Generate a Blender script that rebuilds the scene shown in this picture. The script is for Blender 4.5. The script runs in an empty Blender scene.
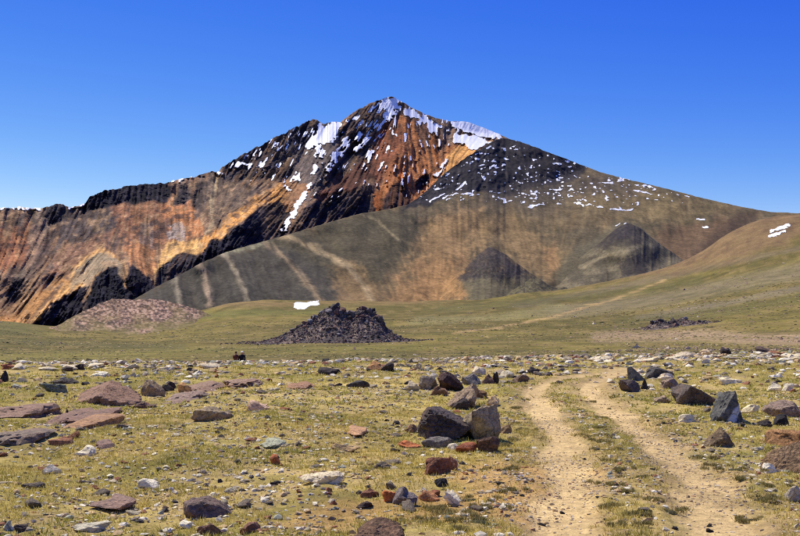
import bpy, math, random
import numpy as np
random.seed(7)
RNG = np.random.default_rng(11)
SC = bpy.context.scene
COL = SC.collection
R = math.radians

# ------------------------------------------------------------------ camera
FPX, W0, H0, HOR = 1150.0, 800.0, 536.0, 320.0      # focal length in photo pixels, photo size, eye level row
CAMZ = 2.0
PITCH = math.atan((HOR - H0 / 2) / FPX)
cam_d = bpy.data.cameras.new("camera")
cam_d.sensor_width = 36.0
cam_d.lens = FPX / W0 * 36.0
cam_d.clip_start, cam_d.clip_end = 0.1, 40000
cam = bpy.data.objects.new("camera", cam_d)
cam.location = (0, 0, CAMZ)
cam.rotation_euler = (math.pi / 2 + PITCH, 0, 0)
COL.objects.link(cam)
SC.camera = cam

# ------------------------------------------------------------------ sky and sun
SUN_EL, SUN_AZ = 57.0, -47.0          # degrees; azimuth clockwise from the view direction (+Y): ahead and to the left
world = bpy.data.worlds.new("World")
SC.world = world
world.use_nodes = True
wn, wl = world.node_tree.nodes, world.node_tree.links
bg = wn["Background"]
sky = wn.new("ShaderNodeTexSky")
sky.sky_type = 'NISHITA'
sky.sun_disc = False
sky.sun_elevation = R(SUN_EL)
sky.sun_rotation = R(SUN_AZ)
sky.altitude = 3900
sky.air_density = 1.0
sky.dust_density = 0.15
sky.ozone_density = 2.5
SKY_K = 0.11
# a polarising filter's grade: each channel of the sky raised to a power, evenly over the whole dome
sep = wn.new("ShaderNodeSeparateColor"); com = wn.new("ShaderNodeCombineColor")
wl.new(sky.outputs[0], sep.inputs[0])
def wmath(op, a, b):
    m = wn.new("ShaderNodeMath"); m.operation = op; wl.new(a, m.inputs[0]); m.inputs[1].default_value = b
    return m.outputs[0]
for ch, (pw, ref, out, lo, hi) in enumerate(((2.9, .362, .40, .028, .58), (1.9, .584, .64, .09, .76), (.4, .896, .95, .2, .98))):
    v = wmath('MULTIPLY', sep.outputs[ch], SKY_K / ref)
    v = wmath('POWER', v, pw)
    v = wmath('MULTIPLY', v, out)
    v = wmath('MINIMUM', wmath('MAXIMUM', v, lo), hi)
    wl.new(wmath('MULTIPLY', v, 1 / SKY_K), com.inputs[ch])
wl.new(com.outputs[0], bg.inputs["Color"])
bg.inputs["Strength"].default_value = SKY_K
sun_d = bpy.data.lights.new("sun", 'SUN')
sun_d.energy = 5.0
sun_d.angle = R(0.53)
sun_d.color = (1.0, 0.95, 0.86)
sun = bpy.data.objects.new("sun", sun_d)
az, el = R(SUN_AZ), R(SUN_EL)
sun.rotation_euler = (math.pi / 2 - el, 0, -az + math.pi)
sun.location = (-40, 40, 60)
COL.objects.link(sun)
SC.view_settings.view_transform = 'Standard'
SC.view_settings.look = 'None'
SC.view_settings.gamma = 1.0
SC.view_settings.exposure = 0.1
SC.view_settings.use_curve_mapping = False
SC.render.engine = 'CYCLES'
SC.cycles.max_bounces = 4
SC.cycles.use_denoising = False          # keep the fine grain of rock and turf
SC.cycles.pixel_filter_type = 'BLACKMAN_HARRIS'
SC.cycles.filter_width = 1.1

# ------------------------------------------------------------------ numeric helpers
def lin(r, g, b):
    v = np.array([r, g, b], float) / 255.0
    return np.where(v <= 0.04045, v / 12.92, ((v + 0.055) / 1.055) ** 2.4)

def hsh(*a):
    n = np.zeros(np.broadcast(*a).shape, np.uint32)
    for k, x in enumerate(a):
        n = n ^ (np.asarray(x).astype(np.int64).astype(np.uint32) * np.uint32((374761393, 668265263, 2246822519, 3266489917)[k]))
        n = (n ^ (n >> np.uint32(15))) * np.uint32(2654435761)
    n = (n ^ (n >> np.uint32(13))) * np.uint32(1274126177)
    n = n ^ (n >> np.uint32(16))
    return n.astype(np.float64) / 4294967295.0

def vn2(x, y, s=0):
    x = np.asarray(x, float); y = np.asarray(y, float)
    ix, iy = np.floor(x), np.floor(y)
    fx, fy = x - ix, y - iy
    fx = fx * fx * fx * (fx * (fx * 6 - 15) + 10); fy = fy * fy * fy * (fy * (fy * 6 - 15) + 10)
    s = np.full_like(ix, s)
    a, b = hsh(ix, iy, s), hsh(ix + 1, iy, s)
    c, d = hsh(ix, iy + 1, s), hsh(ix + 1, iy + 1, s)
    return (a + (b - a) * fx) * (1 - fy) + (c + (d - c) * fx) * fy

def fbm2(x, y, o=4, s=0, g=0.5):
    t, a, n = 0.0, 1.0, 0.0
    ca, sa = math.cos(0.6), math.sin(0.6)
    for k in range(o):
        t = t + a * vn2(x, y, s + k * 17); n += a
        x, y = (x * ca - y * sa) * 2.03 + 11.3, (x * sa + y * ca) * 2.03 - 7.7
        a *= g
    return t / n

def vn3(x, y, z, s=0):
    ix, iy, iz = np.floor(x), np.floor(y), np.floor(z)
    fx, fy, fz = x - ix, y - iy, z - iz
    fx = fx * fx * (3 - 2 * fx); fy = fy * fy * (3 - 2 * fy); fz = fz * fz * (3 - 2 * fz)
    s = np.full_like(ix, s); r = 0
    for dx in (0, 1):
        for dy in (0, 1):
            for dz in (0, 1):
                r = r + hsh(ix + dx, iy + dy, iz + dz, s) * (fx if dx else 1 - fx) * (fy if dy else 1 - fy) * (fz if dz else 1 - fz)
    return r

def fbm3(p, f, o=3, s=0):
    t, a, n = 0.0, 1.0, 0.0
    for k in range(o):
        t = t + a * vn3(p[:, 0] * f + 31.7 * k, p[:, 1] * f - 17.1 * k, p[:, 2] * f + 5.3 * k, s + k); n += a
        f *= 2.1; a *= 0.5
    return t / n

def sst(e0, e1, x):
    t = np.clip((x - e0) / (e1 - e0), 0, 1)
    return t * t * (3 - 2 * t)

def mix(a, b, t):
    t = np.asarray(t)[..., None]
    return a * (1 - t) + b * t

def curve(pts):
    xs, ys = zip(*pts)
    return lambda x: np.interp(x, xs, ys)

def seg_dist(x, y, pts):
    d = np.full(x.shape, 1e9)
    for (x0, y0), (x1, y1) in zip(pts[:-1], pts[1:]):
        ex, ey = x1 - x0, y1 - y0
        t = np.clip(((x - x0) * ex + (y - y0) * ey) / (ex * ex + ey * ey + 1e-9), 0, 1)
        d = np.minimum(d, np.hypot(x - x0 - t * ex, y - y0 - t * ey))
    return d

def poly_sd(x, y, pts):
    """signed distance to a polygon, positive inside"""
    d = seg_dist(x, y, list(pts) + [pts[0]])
    ins = np.zeros(x.shape, bool)
    for (x0, y0), (x1, y1) in zip(pts, list(pts[1:]) + [pts[0]]):
        if y0 == y1:
            continue
        ins ^= ((y0 > y) != (y1 > y)) & (x < (x1 - x0) * (y - y0) / (y1 - y0) + x0)
    return np.where(ins, d, -d)

def ray(px, py):
    cx, cy = (np.asarray(px, float) - W0 / 2) / FPX, (H0 / 2 - np.asarray(py, float)) / FPX
    sp, cp = math.sin(PITCH), math.cos(PITCH)
    return cx, cp - cy * sp, sp + cy * cp

def at_depth(px, py, d):
    """the point on a pixel's line of sight whose world Y is d"""
    dx, dy, dz = ray(px, py)
    return np.stack([dx / dy * d, d + 0 * dx, CAMZ + dz / dy * d], -1)

# ------------------------------------------------------------------ mesh helpers
def mesh_np(name, verts, faces, col=None, smooth=True):
    verts = np.asarray(verts, np.float32); faces = np.asarray(faces, np.int32)
    me = bpy.data.meshes.new(name)
    k = faces.shape[1]
    me.vertices.add(len(verts)); me.vertices.foreach_set("co", verts.ravel())
    me.loops.add(faces.size); me.loops.foreach_set("vertex_index", faces.ravel())
    me.polygons.add(len(faces)); me.polygons.foreach_set("loop_start", np.arange(0, faces.size, k, dtype=np.int32))
    me.update(calc_edges=True)
    me.polygons.foreach_set("use_smooth", np.full(len(faces), smooth))
    if col is not None:
        set_col(me, col)
    me.validate()
    return me

def set_col(me, col, name="Col"):
    a = me.color_attributes.new(name=name, type='FLOAT_COLOR', domain='POINT')
    c = np.ones((len(col), 4), np.float32); c[:, :3] = col
    a.data.foreach_set("color", c.ravel())

def link(name, me, mat=None, parent=None, **props):
    o = bpy.data.objects.new(name, me)
    COL.objects.link(o)
    if mat is not None and me is not None and not me.materials:
        me.materials.append(mat)
    if parent is not None:
        o.parent = parent
    for k, v in props.items():
        o[k] = v
    return o

def grid_faces(nr, nc):
    i = np.arange(nr * nc).reshape(nr, nc)
    return np.stack([i[:-1, :-1], i[:-1, 1:], i[1:, 1:], i[1:, :-1]], -1).reshape(-1, 4)

def submesh(verts, faces, keep, *arrs):
    f = faces[keep]
    u, inv = np.unique(f, return_inverse=True)
    return (verts[u], inv.reshape(f.shape)) + tuple(a[u] for a in arrs)

# ------------------------------------------------------------------ materials
def new_mat(name, rough=0.9, spec=0.25):
    m = bpy.data.materials.new(name); m.use_nodes = True
    b = m.node_tree.nodes["Principled BSDF"]
    b.inputs["Roughness"].default_value = rough
    b.inputs["Specular IOR Level"].default_value = spec
    return m, m.node_tree.nodes, m.node_tree.links, b

def noise_node(n, l, vec, scale, detail=4, rough=0.55):
    t = n.new("ShaderNodeTexNoise")
    t.inputs["Scale"].default_value = scale; t.inputs["Detail"].default_value = detail
    t.inputs["Roughness"].default_value = rough
    l.new(vec, t.inputs["Vector"])
    return t.outputs["Fac"]

def ramp(n, l, fac, stops):
    r = n.new("ShaderNodeValToRGB")
    while len(r.color_ramp.elements) < len(stops):
        r.color_ramp.elements.new(0.5)
    for e, (p, c) in zip(r.color_ramp.elements, stops):
        e.position = p; e.color = (c if len(c) == 4 else (*c, 1))
    l.new(fac, r.inputs["Fac"])
    return r.outputs["Color"]

def mixc(n, l, a, b, fac, mode='MIX'):
    m = n.new("ShaderNodeMix"); m.data_type = 'RGBA'; m.blend_type = mode
    for sock, v in ((m.inputs[6], a), (m.inputs[7], b), (m.inputs[0], fac)):
        if isinstance(v, (tuple, list)):
            sock.default_value = (*v, 1) if len(v) == 3 else v
        elif isinstance(v, (int, float)):
            sock.default_value = v
        else:
            l.new(v, sock)
    return m.outputs[2]

def bump(n, l, b, h, strength, dist):
    k = n.new("ShaderNodeBump")
    k.inputs["Strength"].default_value = strength; k.inputs["Distance"].default_value = dist
    l.new(h, k.inputs["Height"]); l.new(k.outputs[0], b.inputs["Normal"])

def attr(n, name="Col"):
    a = n.new("ShaderNodeAttribute"); a.attribute_name = name
    return a.outputs["Color"]

def g3(v):
    return (v, v, v)

def terrain_mat(name, s1, s2, lo, hi, bdist, lo2=.6, hi2=1.45):
    m, n, l, b = new_mat(name, 0.95, 0.1)
    tc = n.new("ShaderNodeTexCoord").outputs["Object"]
    f1 = noise_node(n, l, tc, s1, 6, 0.65)
    f2 = noise_node(n, l, tc, s2, 6, 0.7)
    c = mixc(n, l, attr(n), ramp(n, l, f1, [(0.3, g3(lo)), (0.7, g3(hi))]), 1.0, 'MULTIPLY')
    c = mixc(n, l, c, ramp(n, l, f2, [(0.3, g3(lo2)), (0.7, g3(hi2))]), 1.0, 'MULTIPLY')
    l.new(c, b.inputs["Base Color"])
    ad = n.new("ShaderNodeMath"); ad.operation = 'MULTIPLY_ADD'
    l.new(f2, ad.inputs[0]); ad.inputs[1].default_value = .7; l.new(f1, ad.inputs[2])
    bump(n, l, b, ad.outputs[0], 1.0, bdist)
    return m

M_MOUNT = terrain_mat("mountain_rock", 0.035, 0.13, 0.65, 1.35, 5.0, .5, 1.55)
M_SLOPE = terrain_mat("mountain_scree", 0.03, 0.14, 0.75, 1.25, 1.5, .62, 1.4)
M_SNOW, _n, _l, _b = new_mat("snow", 0.6, 0.3)
_tc = _n.new("ShaderNodeTexCoord").outputs["Object"]
_f = noise_node(_n, _l, _tc, 0.06, 5)
_l.new(ramp(_n, _l, _f, [(0.3, (0.84, 0.83, 0.8)), (0.65, (0.94, 0.92, 0.88))]), _b.inputs["Base Color"])
bump(_n, _l, _b, _f, 0.4, 1.0)

# ------------------------------------------------------------------ raster helper for the geology maps
class Raster:
    """a map over a stretch of rock face, worked out in numbers, read back at the mesh vertices"""
    def __init__(s, x0, x1, y0, y1, step=0.8):
        s.x0, s.y0, s.st = x0, y0, step
        xs = np.arange(x0, x1, step); ys = np.arange(y0, y1, step)
        s.X, s.Y = np.meshgrid(xs, ys)
    def warp(s, amp, scale, seed):
        return (s.X + (fbm2(s.X / scale, s.Y / scale, 4, seed) - 0.5) * 2 * amp,
                s.Y + (fbm2(s.X / scale, s.Y / scale, 4, seed + 50) - 0.5) * 2 * amp)
    def sample(s, A, x, y):
        u = np.clip((x - s.x0) / s.st, 0, A.shape[1] - 1.001); v = np.clip((y - s.y0) / s.st, 0, A.shape[0] - 1.001)
        i, j = u.astype(int), v.astype(int); fu, fv = u - i, v - j
        if A.ndim == 3:
            fu, fv = fu[..., None], fv[..., None]
        return (A[j, i] * (1 - fu) + A[j, i + 1] * fu) * (1 - fv) + (A[j + 1, i] * (1 - fu) + A[j + 1, i + 1] * fu) * fv
    def streaks(s, ctrl, seed, fine, steps=26, hop=1.3):
        """noise smeared along the fall lines given at control points (x, y, dx, dy)"""
        fx = np.zeros_like(s.X); fy = np.zeros_like(s.X); wt = np.zeros_like(s.X)
        for cx, cy, dx, dy in ctrl:
            w = 1.0 / ((s.X - cx) ** 2 + (s.Y - cy) ** 2 + 60) ** 1.5
            h = math.hypot(dx, dy); fx += w * dx / h; fy += w * dy / h; wt += w
        fx /= wt; fy /= wt; h = np.hypot(fx, fy) + 1e-6; fx /= h; fy /= h
        N = fbm2(s.X / fine, s.Y / fine, 3, seed, 0.65)
        acc = N.copy(); cnt = 1.0
        for sg in (1, -1):
            x, y = s.X.copy(), s.Y.copy()
            for _ in range(steps // 2):
                vx, vy = s.sample(fx, x, y), s.sample(fy, x, y)
                x += sg * hop * vx; y += sg * hop * vy
                acc += s.sample(N, x, y); cnt += 1
        acc /= cnt
        return (acc - acc.mean()) / (acc.std() + 1e-6)

def paint(C, m, col):
    return mix(C, col, m)

# ================================================================== the high mountain (far range with the summit)
crestA = curve([(-260, 214), (-150, 203), (-60, 210), (0, 208.5), (20, 207.5), (40, 209), (50, 206), (57, 203.5), (63, 204), (70, 207.5), (85, 204), (90, 198),
                (105, 190.5), (120, 187.5), (138, 184.5), (152, 184.5), (165, 183.5), (178, 180), (190, 178), (205, 173.5), (214, 171.5), (219, 172), (223, 166), (240, 156),
                (252, 150), (262, 145), (275, 137), (285, 133), (297, 127), (306, 121.5), (313, 119), (319, 121), (325, 123.5), (334, 122.5), (341, 121.5), (350, 114),
                (357, 110), (370, 104), (380, 100), (387, 97), (391, 96), (395, 97.5), (402, 102), (412, 108), (425, 114), (440, 119.5), (452, 121.5), (460, 121.5), (470, 123), (480, 127),
                (492, 131.5), (505, 137), (530, 148), (580, 172), (640, 195)])
crestB = curve([(60, 340), (100, 318), (130, 302), (150, 290), (175, 277.5), (200, 263.5), (225, 252.5), (250, 245), (275, 238.5), (300, 231), (330, 222), (360, 213.5), (390, 209),
                (408, 204.5), (418, 198), (430, 187), (445, 173), (465, 158), (480, 149), (493, 141), (503, 138), (520, 141.5), (540, 149), (570, 160.5), (600, 172),
                (630, 180), (660, 187), (700, 197.5), (740, 206.5), (770, 212), (820, 214), (900, 216), (1000, 216), (1100, 225)])
depthBc = curve([(60, 1500), (130, 1600), (300, 1950), (400, 2200), (505, 2750), (600, 2720), (760, 2650), (1100, 2600)])

rA = Raster(-270, 640, 88, 352)
wx, wy = rA.warp(4.5, 14, 3)
wx2, wy2 = rA.warp(2.0, 5, 9)
wx = wx + wx2 - rA.X; wy = wy + wy2 - rA.Y
def pa(pts, soft=1.2):
    return sst(-soft, soft, poly_sd(wx, wy, pts))
flowA = [(0, 230, -.25, 1), (20, 300, -.8, 1), (60, 280, -.9, 1), (60, 235, -.45, 1), (95, 255, -.9, .9), (110, 225, -.5, 1), (135, 230, 0, 1), (150, 265, .25, 1),
         (125, 280, .35, 1), (165, 230, .1, 1), (175, 260, -.7, 1), (185, 215, .1, 1), (213, 200, -.05, 1), (205, 245, -.3, 1), (235, 215, -1, .8), (265, 195, -1, .75),
         (250, 165, -.6, 1), (290, 150, -.5, 1), (300, 200, -.6, 1), (320, 160, -.45, 1), (345, 150, -.8, 1), (370, 130, -.75, 1), (340, 200, -.7, .8), (390, 150, -.3, 1),
         (385, 195, -.1, 1), (415, 140, .25, 1), (430, 155, .3, 1), (437, 165, .05, 1), (465, 150, -.8, .9), (-100, 250, -.2, 1)]
sA = rA.streaks(flowA, 5, 1.8, 24)
sA2 = rA.streaks(flowA, 25, 4.2, 36)
sA3 = rA.streaks(flowA, 45, 1.1, 18, 1.0)
nA = fbm2(rA.X / 18, rA.Y / 18, 4, 71)
nAs = fbm2(rA.X / 30, rA.Y / 30, 2, 75)
qx, qy = rA.warp(6, 9, 143)
nAf = fbm2((qx + .5 * qy) / 3.4, (qy - .5 * qx) / 3.4, 4, 77, 0.65)
X, Y = rA.X, rA.Y
CA = mix(np.broadcast_to(lin(156, 118, 82), X.shape + (3,)), lin(112, 94, 78), sst(-.8, .8, sA))
CA = paint(CA, sst(.3, 1.6, sA2) * .7, lin(168, 126, 84))
CA = paint(CA, sst(-.3, -1.6, sA2) * .8, lin(84, 68, 60))
cliff = np.zeros_like(X)
def zone(pts, col, k=1.0, soft=2.5, st=0.0):
    global CA
    e = sst(-soft * 1.7, soft * 1.7, poly_sd(wx, wy, pts))
    m = sst(.38, .62, e + (.13 + .12 * st) * sA + .5 * (nAf - .5)) * sst(0, .12, e) * k
    CA = paint(CA, m, lin(*col))
    return m
GREY, RUST, ORNG, TAN, PALE = (98, 84, 72), (158, 104, 66), (212, 152, 84), (226, 176, 102), (172, 150, 116)
# left wall
zone([(55, 206), (118, 204), (120, 225), (95, 240), (60, 238)], (84, 74, 68), .8, 8)
zone([(0, 232), (40, 226), (44, 246), (24, 264), (-20, 266), (-40, 240)], (164, 102, 62), .6, 6, .8)
zone([(30, 205), (60, 205), (48, 232), (38, 262), (18, 290), (10, 285), (30, 250)], (132, 112, 88), .7, 5)
zone([(-60, 335), (0, 332), (24, 328), (44, 306), (62, 292), (82, 282), (90, 268), (62, 272), (30, 288), (0, 310), (-60, 320)], ORNG, .75, 7, .8)
zone([(0, 300), (20, 285), (48, 284), (20, 310), (-10, 325)], (120, 100, 78), .6, 5)
zone([(60, 250), (112, 230), (112, 258), (80, 268), (50, 282)], (142, 104, 76), .8, 6)
zone([(68, 288), (74, 270), (84, 257), (98, 252), (112, 254), (122, 262), (126, 276), (112, 268), (100, 274), (90, 288), (82, 300)], (160, 140, 106), .9, 3)
for apts, aw in (([(62, 296), (70, 282), (76, 266), (86, 256), (98, 251), (112, 253), (122, 261), (128, 274), (129, 288)], 3.0), ([(88, 300), (93, 285), (100, 276)], 1.8), ([(34, 322), (50, 306), (66, 294), (80, 287)], 3.5), ([(126, 300), (127, 285), (124, 272)], 1.5)):
    CA = paint(CA, sst(aw * 1.4, aw * .3, seg_dist(wx, wy, apts)) * .55 * np.clip(1 + .6 * sA, .2, 1.4), lin(222, 168, 96))
zone([(112, 206), (204, 200), (212, 214), (206, 238), (182, 246), (150, 252), (124, 246)], RUST, .6, 9, .6)
zone([(164, 206), (198, 202), (208, 218), (200, 238), (180, 240), (166, 226)], (198, 134, 82), .75, 7, .6)
zone([(124, 244), (152, 246), (158, 268), (150, 282), (140, 272), (130, 262)], (186, 128, 78), .8, 5, .7)
zone([(170, 224), (180, 221), (187, 232), (184, 240), (171, 239)], (186, 168, 148), .85, 2.5)
zone([(140, 222), (150, 222), (152, 246), (142, 246)], (128, 114, 100), .7, 4)
zone([(162, 258), (168, 246), (184, 238), (202, 240), (204, 250), (186, 252), (164, 268), (152, 286), (150, 280)], TAN, .9, 3, .5)
zone([(203, 256), (206, 240), (226, 218), (250, 200), (280, 184), (294, 190), (288, 206), (262, 206), (240, 222), (214, 246)], (208, 148, 78), .95, 4, .5)
zone([(192, 182), (226, 176), (248, 188), (272, 184), (250, 200), (206, 236), (196, 215)], (118, 98, 76), .85, 5)
zone([(212, 176), (216, 176), (215, 200), (209, 236), (206, 236), (210, 205)], (176, 152, 112), .9, 1.5)
rk = fbm2(X / 8 + Y / 16, Y / 6, 4, 131, .6) + .035 * sA
CA = paint(CA, sst(.60, .63, rk) * .75 * sst(265, 240, Y) * sst(330, 300, X), lin(70, 60, 54))
CA = paint(CA, sst(.38, .36, rk) * .5, lin(196, 158, 112))
# rim of dark rock along the crest
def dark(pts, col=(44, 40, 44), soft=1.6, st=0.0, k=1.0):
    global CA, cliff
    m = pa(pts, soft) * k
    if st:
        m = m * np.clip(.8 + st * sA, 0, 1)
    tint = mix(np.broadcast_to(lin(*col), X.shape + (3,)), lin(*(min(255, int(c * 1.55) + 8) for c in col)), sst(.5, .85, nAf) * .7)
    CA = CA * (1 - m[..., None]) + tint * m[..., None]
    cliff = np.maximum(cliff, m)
dark([(44, 214), (52, 203), (62, 200), (68, 207), (66, 218), (50, 224)], (62, 54, 52), 2)
dark([(80, 214), (84, 202), (92, 193), (108, 186), (140, 180), (168, 179), (169, 194), (165, 206), (150, 202), (138, 206), (118, 204), (100, 210)], (42, 38, 42))
dark([(172, 206), (178, 184), (186, 182), (190, 196), (184, 206)], (66, 58, 54), 2.5)
dark([(192, 206), (196, 186), (205, 180), (208, 196), (204, 210)], (70, 60, 54), 2.5, .3)
dark([(6, 292), (14, 277), (25, 276), (22, 290), (8, 306)], (64, 56, 54), 3)
dark([(34, 284), (44, 276), (66, 272), (68, 280), (40, 287)], (70, 58, 52), 2.5, .4)
# steep spurs of dark rock at the foot, face shade painted into their colour
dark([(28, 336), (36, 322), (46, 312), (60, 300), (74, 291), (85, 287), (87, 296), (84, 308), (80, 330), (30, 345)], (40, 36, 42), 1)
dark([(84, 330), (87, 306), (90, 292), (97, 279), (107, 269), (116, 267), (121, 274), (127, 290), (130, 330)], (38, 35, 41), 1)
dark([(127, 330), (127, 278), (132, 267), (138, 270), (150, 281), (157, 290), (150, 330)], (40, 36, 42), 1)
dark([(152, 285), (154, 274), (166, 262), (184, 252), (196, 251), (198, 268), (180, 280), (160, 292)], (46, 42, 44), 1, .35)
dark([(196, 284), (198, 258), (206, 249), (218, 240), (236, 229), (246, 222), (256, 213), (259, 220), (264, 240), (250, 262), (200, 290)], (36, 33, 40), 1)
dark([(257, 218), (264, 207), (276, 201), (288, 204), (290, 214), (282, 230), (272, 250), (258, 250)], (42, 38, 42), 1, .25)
# ridge up to the shoulder
zone([(300, 130), (320, 122), (342, 120), (338, 150), (326, 180), (308, 200), (290, 205), (288, 180)], (104, 92, 82), .85, 4)
dark([(220, 178), (222, 164), (240, 153), (262, 142), (286, 130), (306, 118), (318, 117), (318, 130), (306, 148), (294, 158), (292, 172), (284, 184), (262, 180), (240, 184), (228, 182)], (50, 44, 45), 2.5, .35)
zone([(284, 180), (300, 182), (312, 186), (300, 205), (290, 215), (284, 205)], (178, 128, 80), .7, 3)
# summit face
dark([(334, 160), (342, 128), (356, 109), (378, 98), (392, 94), (402, 100), (398, 116), (384, 134), (364, 156), (340, 178), (316, 192), (322, 176)], (52, 46, 48), 2, .3)
dark([(300, 212), (322, 194), (342, 190), (374, 186), (376, 214), (340, 232), (270, 250)], (38, 34, 40), 2, .2)
m_red = zone([(392, 112), (406, 116), (404, 140), (388, 166), (360, 190), (320, 200), (312, 196), (336, 180), (362, 158), (382, 136)], (98, 62, 46), .95, 4, .35)
m_or = zone([(398, 116), (412, 116), (432, 126), (446, 148), (468, 138), (484, 146), (470, 160), (446, 178), (424, 200), (404, 212), (372, 214), (374, 196), (388, 166), (402, 140)], (178, 114, 64), .95, 4, .25)
zone([(380, 130), (396, 124), (404, 150), (394, 176), (376, 190), (372, 170)], (138, 84, 54), .7, 7, .4)
zone([(408, 112), (430, 122), (446, 138), (448, 150), (438, 172), (432, 168), (428, 150), (416, 130)], (124, 90, 62), .85, 3, .4)
zone([(430, 130), (438, 134), (440, 158), (436, 168), (431, 150)], (190, 118, 58), .8, 2)
zone([(444, 166), (462, 144), (478, 140), (496, 142), (474, 158), (450, 176), (438, 182)], (212, 154, 84), .95, 2.5)
dark([(416, 184), (420, 176), (428, 173), (430, 180), (424, 190), (416, 194)], (40, 36, 40), 1)
dark([(380, 214), (384, 198), (394, 187), (406, 178), (410, 190), (408, 216)], (42, 36, 40), 1.5, .25)
dark([(352, 218), (354, 204), (366, 198), (374, 202), (372, 216)], (40, 35, 40), 1.5, .3)
zone([(374, 198), (382, 190), (381, 214), (373, 214)], (160, 92, 46), .9, 1.5)
dark([(440, 112), (452, 118), (470, 120), (500, 133), (500, 139), (470, 130), (450, 126)], (84, 72, 66), 1.5, .3)
CA = CA * np.clip(1 + .17 * sA + .12 * sA3 + .9 * (nAf - .5) + .5 * (nA - .5), .3, 1.9)[..., None]
# snow on the far range
nSn = fbm2(rA.X / 5, rA.Y / 5, 3, 83, .6)
spk = rA.streaks(flowA, 91, 1.5, 8, .9)
def psn(pts, ragged=.15):
    return poly_sd(wx2 + (nAf - .5) * 6, wy2 + (nAf - .5) * 5, pts) - .4 - (7 + 8 * ragged) * np.maximum(nSn - .49, 0) + ragged * np.minimum(1.1 * spk, .6)

couloir = psn([(313, 185), (308, 194), (301, 206), (291, 224), (283, 236), (279, 236), (286, 220), (296, 202), (305, 188), (311, 182)])
field = np.maximum(psn([(450, 121), (470, 121), (490, 128), (506, 137), (494, 142), (474, 135), (452, 128)]),
                   np.maximum(psn([(452, 133), (472, 134), (493, 143), (478, 150), (470, 152), (465, 145), (452, 145)]), psn([(448, 156), (450, 160), (437, 178), (433, 177)])))
rest = np.full_like(X, -9.0)
for pl in ([(317, 124), (341, 120), (344, 126), (337, 142), (323, 147), (318, 158), (312, 161), (315, 148), (302, 153), (299, 149), (313, 136)],
           [(322, 146), (326, 150), (322, 164), (316, 176), (306, 178), (312, 168), (317, 160)],
           [(292, 170), (298, 169), (300, 181), (293, 183)], [(285, 182), (297, 190), (292, 193), (284, 188)],
           [(386, 97), (396, 96), (403, 103), (405, 112), (393, 116), (380, 130), (371, 138), (382, 118), (380, 108), (376, 105)],
           [(402, 106), (420, 112), (434, 120), (450, 126), (444, 130), (430, 135), (422, 124), (405, 117)],
           [(360, 124), (352, 140), (336, 160), (325, 178), (322, 174), (333, 152), (345, 138)],
           [(378, 128), (366, 144), (352, 160), (350, 157), (362, 140), (374, 126)],
           [(232, 168), (243, 158), (251, 154), (248, 163), (238, 170)], [(248, 168), (254, 155), (257, 158), (252, 170)],
           [(275, 142), (280, 140), (279, 152), (274, 152)], [(260, 168), (266, 156), (268, 160), (263, 172)],
           [(211, 170), (217, 169), (223, 174), (218, 176)], [(166, 181), (178, 178), (192, 176), (206, 171), (205, 175), (188, 180), (170, 185)],
           [(-40, 207), (0, 205), (22, 204), (42, 206), (41, 211.5), (20, 211), (0, 210.5), (-40, 212)], [(66, 206), (76, 205), (86, 202), (84, 206), (72, 209.5), (66, 210)],
           [(394, 128), (398, 130), (397, 140), (392, 136)], [(402, 132), (408, 134), (406, 140)], [(386, 142), (392, 148), (394, 154), (388, 150)],
           [(396, 150), (399, 152), (398, 158), (395, 157)], [(368, 152), (371, 158), (368, 166), (366, 162)], [(388, 172), (392, 170), (388, 182), (385, 184)]):
    rest = np.maximum(rest, psn(pl, 1.0))

zspk = np.maximum(np.maximum(pa([(222, 172), (262, 144), (312, 118), (318, 140), (292, 182), (240, 182)], 6), 1.45 * pa([(334, 165), (350, 118), (392, 96), (402, 140), (392, 190), (330, 200), (300, 214), (312, 190)], 6)),
                  .8 * pa([(400, 106), (450, 122), (470, 130), (430, 190), (400, 200)], 8))
hi = sst(0, 1, 1 - (Y - 96) / 140)
speck = (spk * (.75 + .5 * nA) - 1.8 + .95 * zspk * hi) * 2
speck = np.where(zspk > .2, speck, -9)
rest = np.maximum(rest, speck)

# the surface: columns climb from a foot hidden by nearer ground to the crest; rock bands stand steep, scree lies back
ncA, nrA = 800, 270
pxA = np.linspace(-250, 620, ncA)
jag = (fbm2(pxA / 5, pxA * 0 + 3, 4, 14, .6) - .5) * 5.5 * np.interp(pxA, [-300, 40, 90, 160, 200, 225, 320, 350, 395, 430, 640], [.3, .4, 1.1, .7, .4, 1.0, 1.0, .8, .5, .35, .2])
footA = np.minimum(352, crestB(pxA) + 16)
topA = crestA(pxA) - jag
vA = np.linspace(0, 1, nrA)[:, None]
PY = footA[None] + (topA - footA)[None] * vA
PX = np.broadcast_to(pxA[None], PY.shape)
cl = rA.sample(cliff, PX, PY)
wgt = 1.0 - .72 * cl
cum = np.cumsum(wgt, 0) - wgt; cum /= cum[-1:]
d0 = np.interp(pxA, [-260, 0, 130, 200, 300, 400, 500, 560, 640], [1750, 1800, 1850, 2050, 2280, 2480, 2900, 3050, 3100])
d1 = np.interp(pxA, [-260, 0, 150, 300, 392, 505, 640], [2500, 2500, 2600, 2850, 3050, 3250, 3300])
k = np.exp(-np.linspace(-2, 2, 41) ** 2); k /= k.sum()
def widen(A, half):
    ker = np.hanning(2 * half + 3)[1:-1]; ker /= ker.sum()
    return np.apply_along_axis(lambda c: np.convolve(np.pad(c, half, mode='edge'), ker, 'valid'), 1, A)
cum = widen(cum, 16)
D = d0[None] + (d1 - d0)[None] * cum
snm = np.clip(rA.sample(np.maximum(np.maximum(couloir, field), rest), PX, PY) + 1, 0, 1)
env = 1 - .8 * snm
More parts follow.
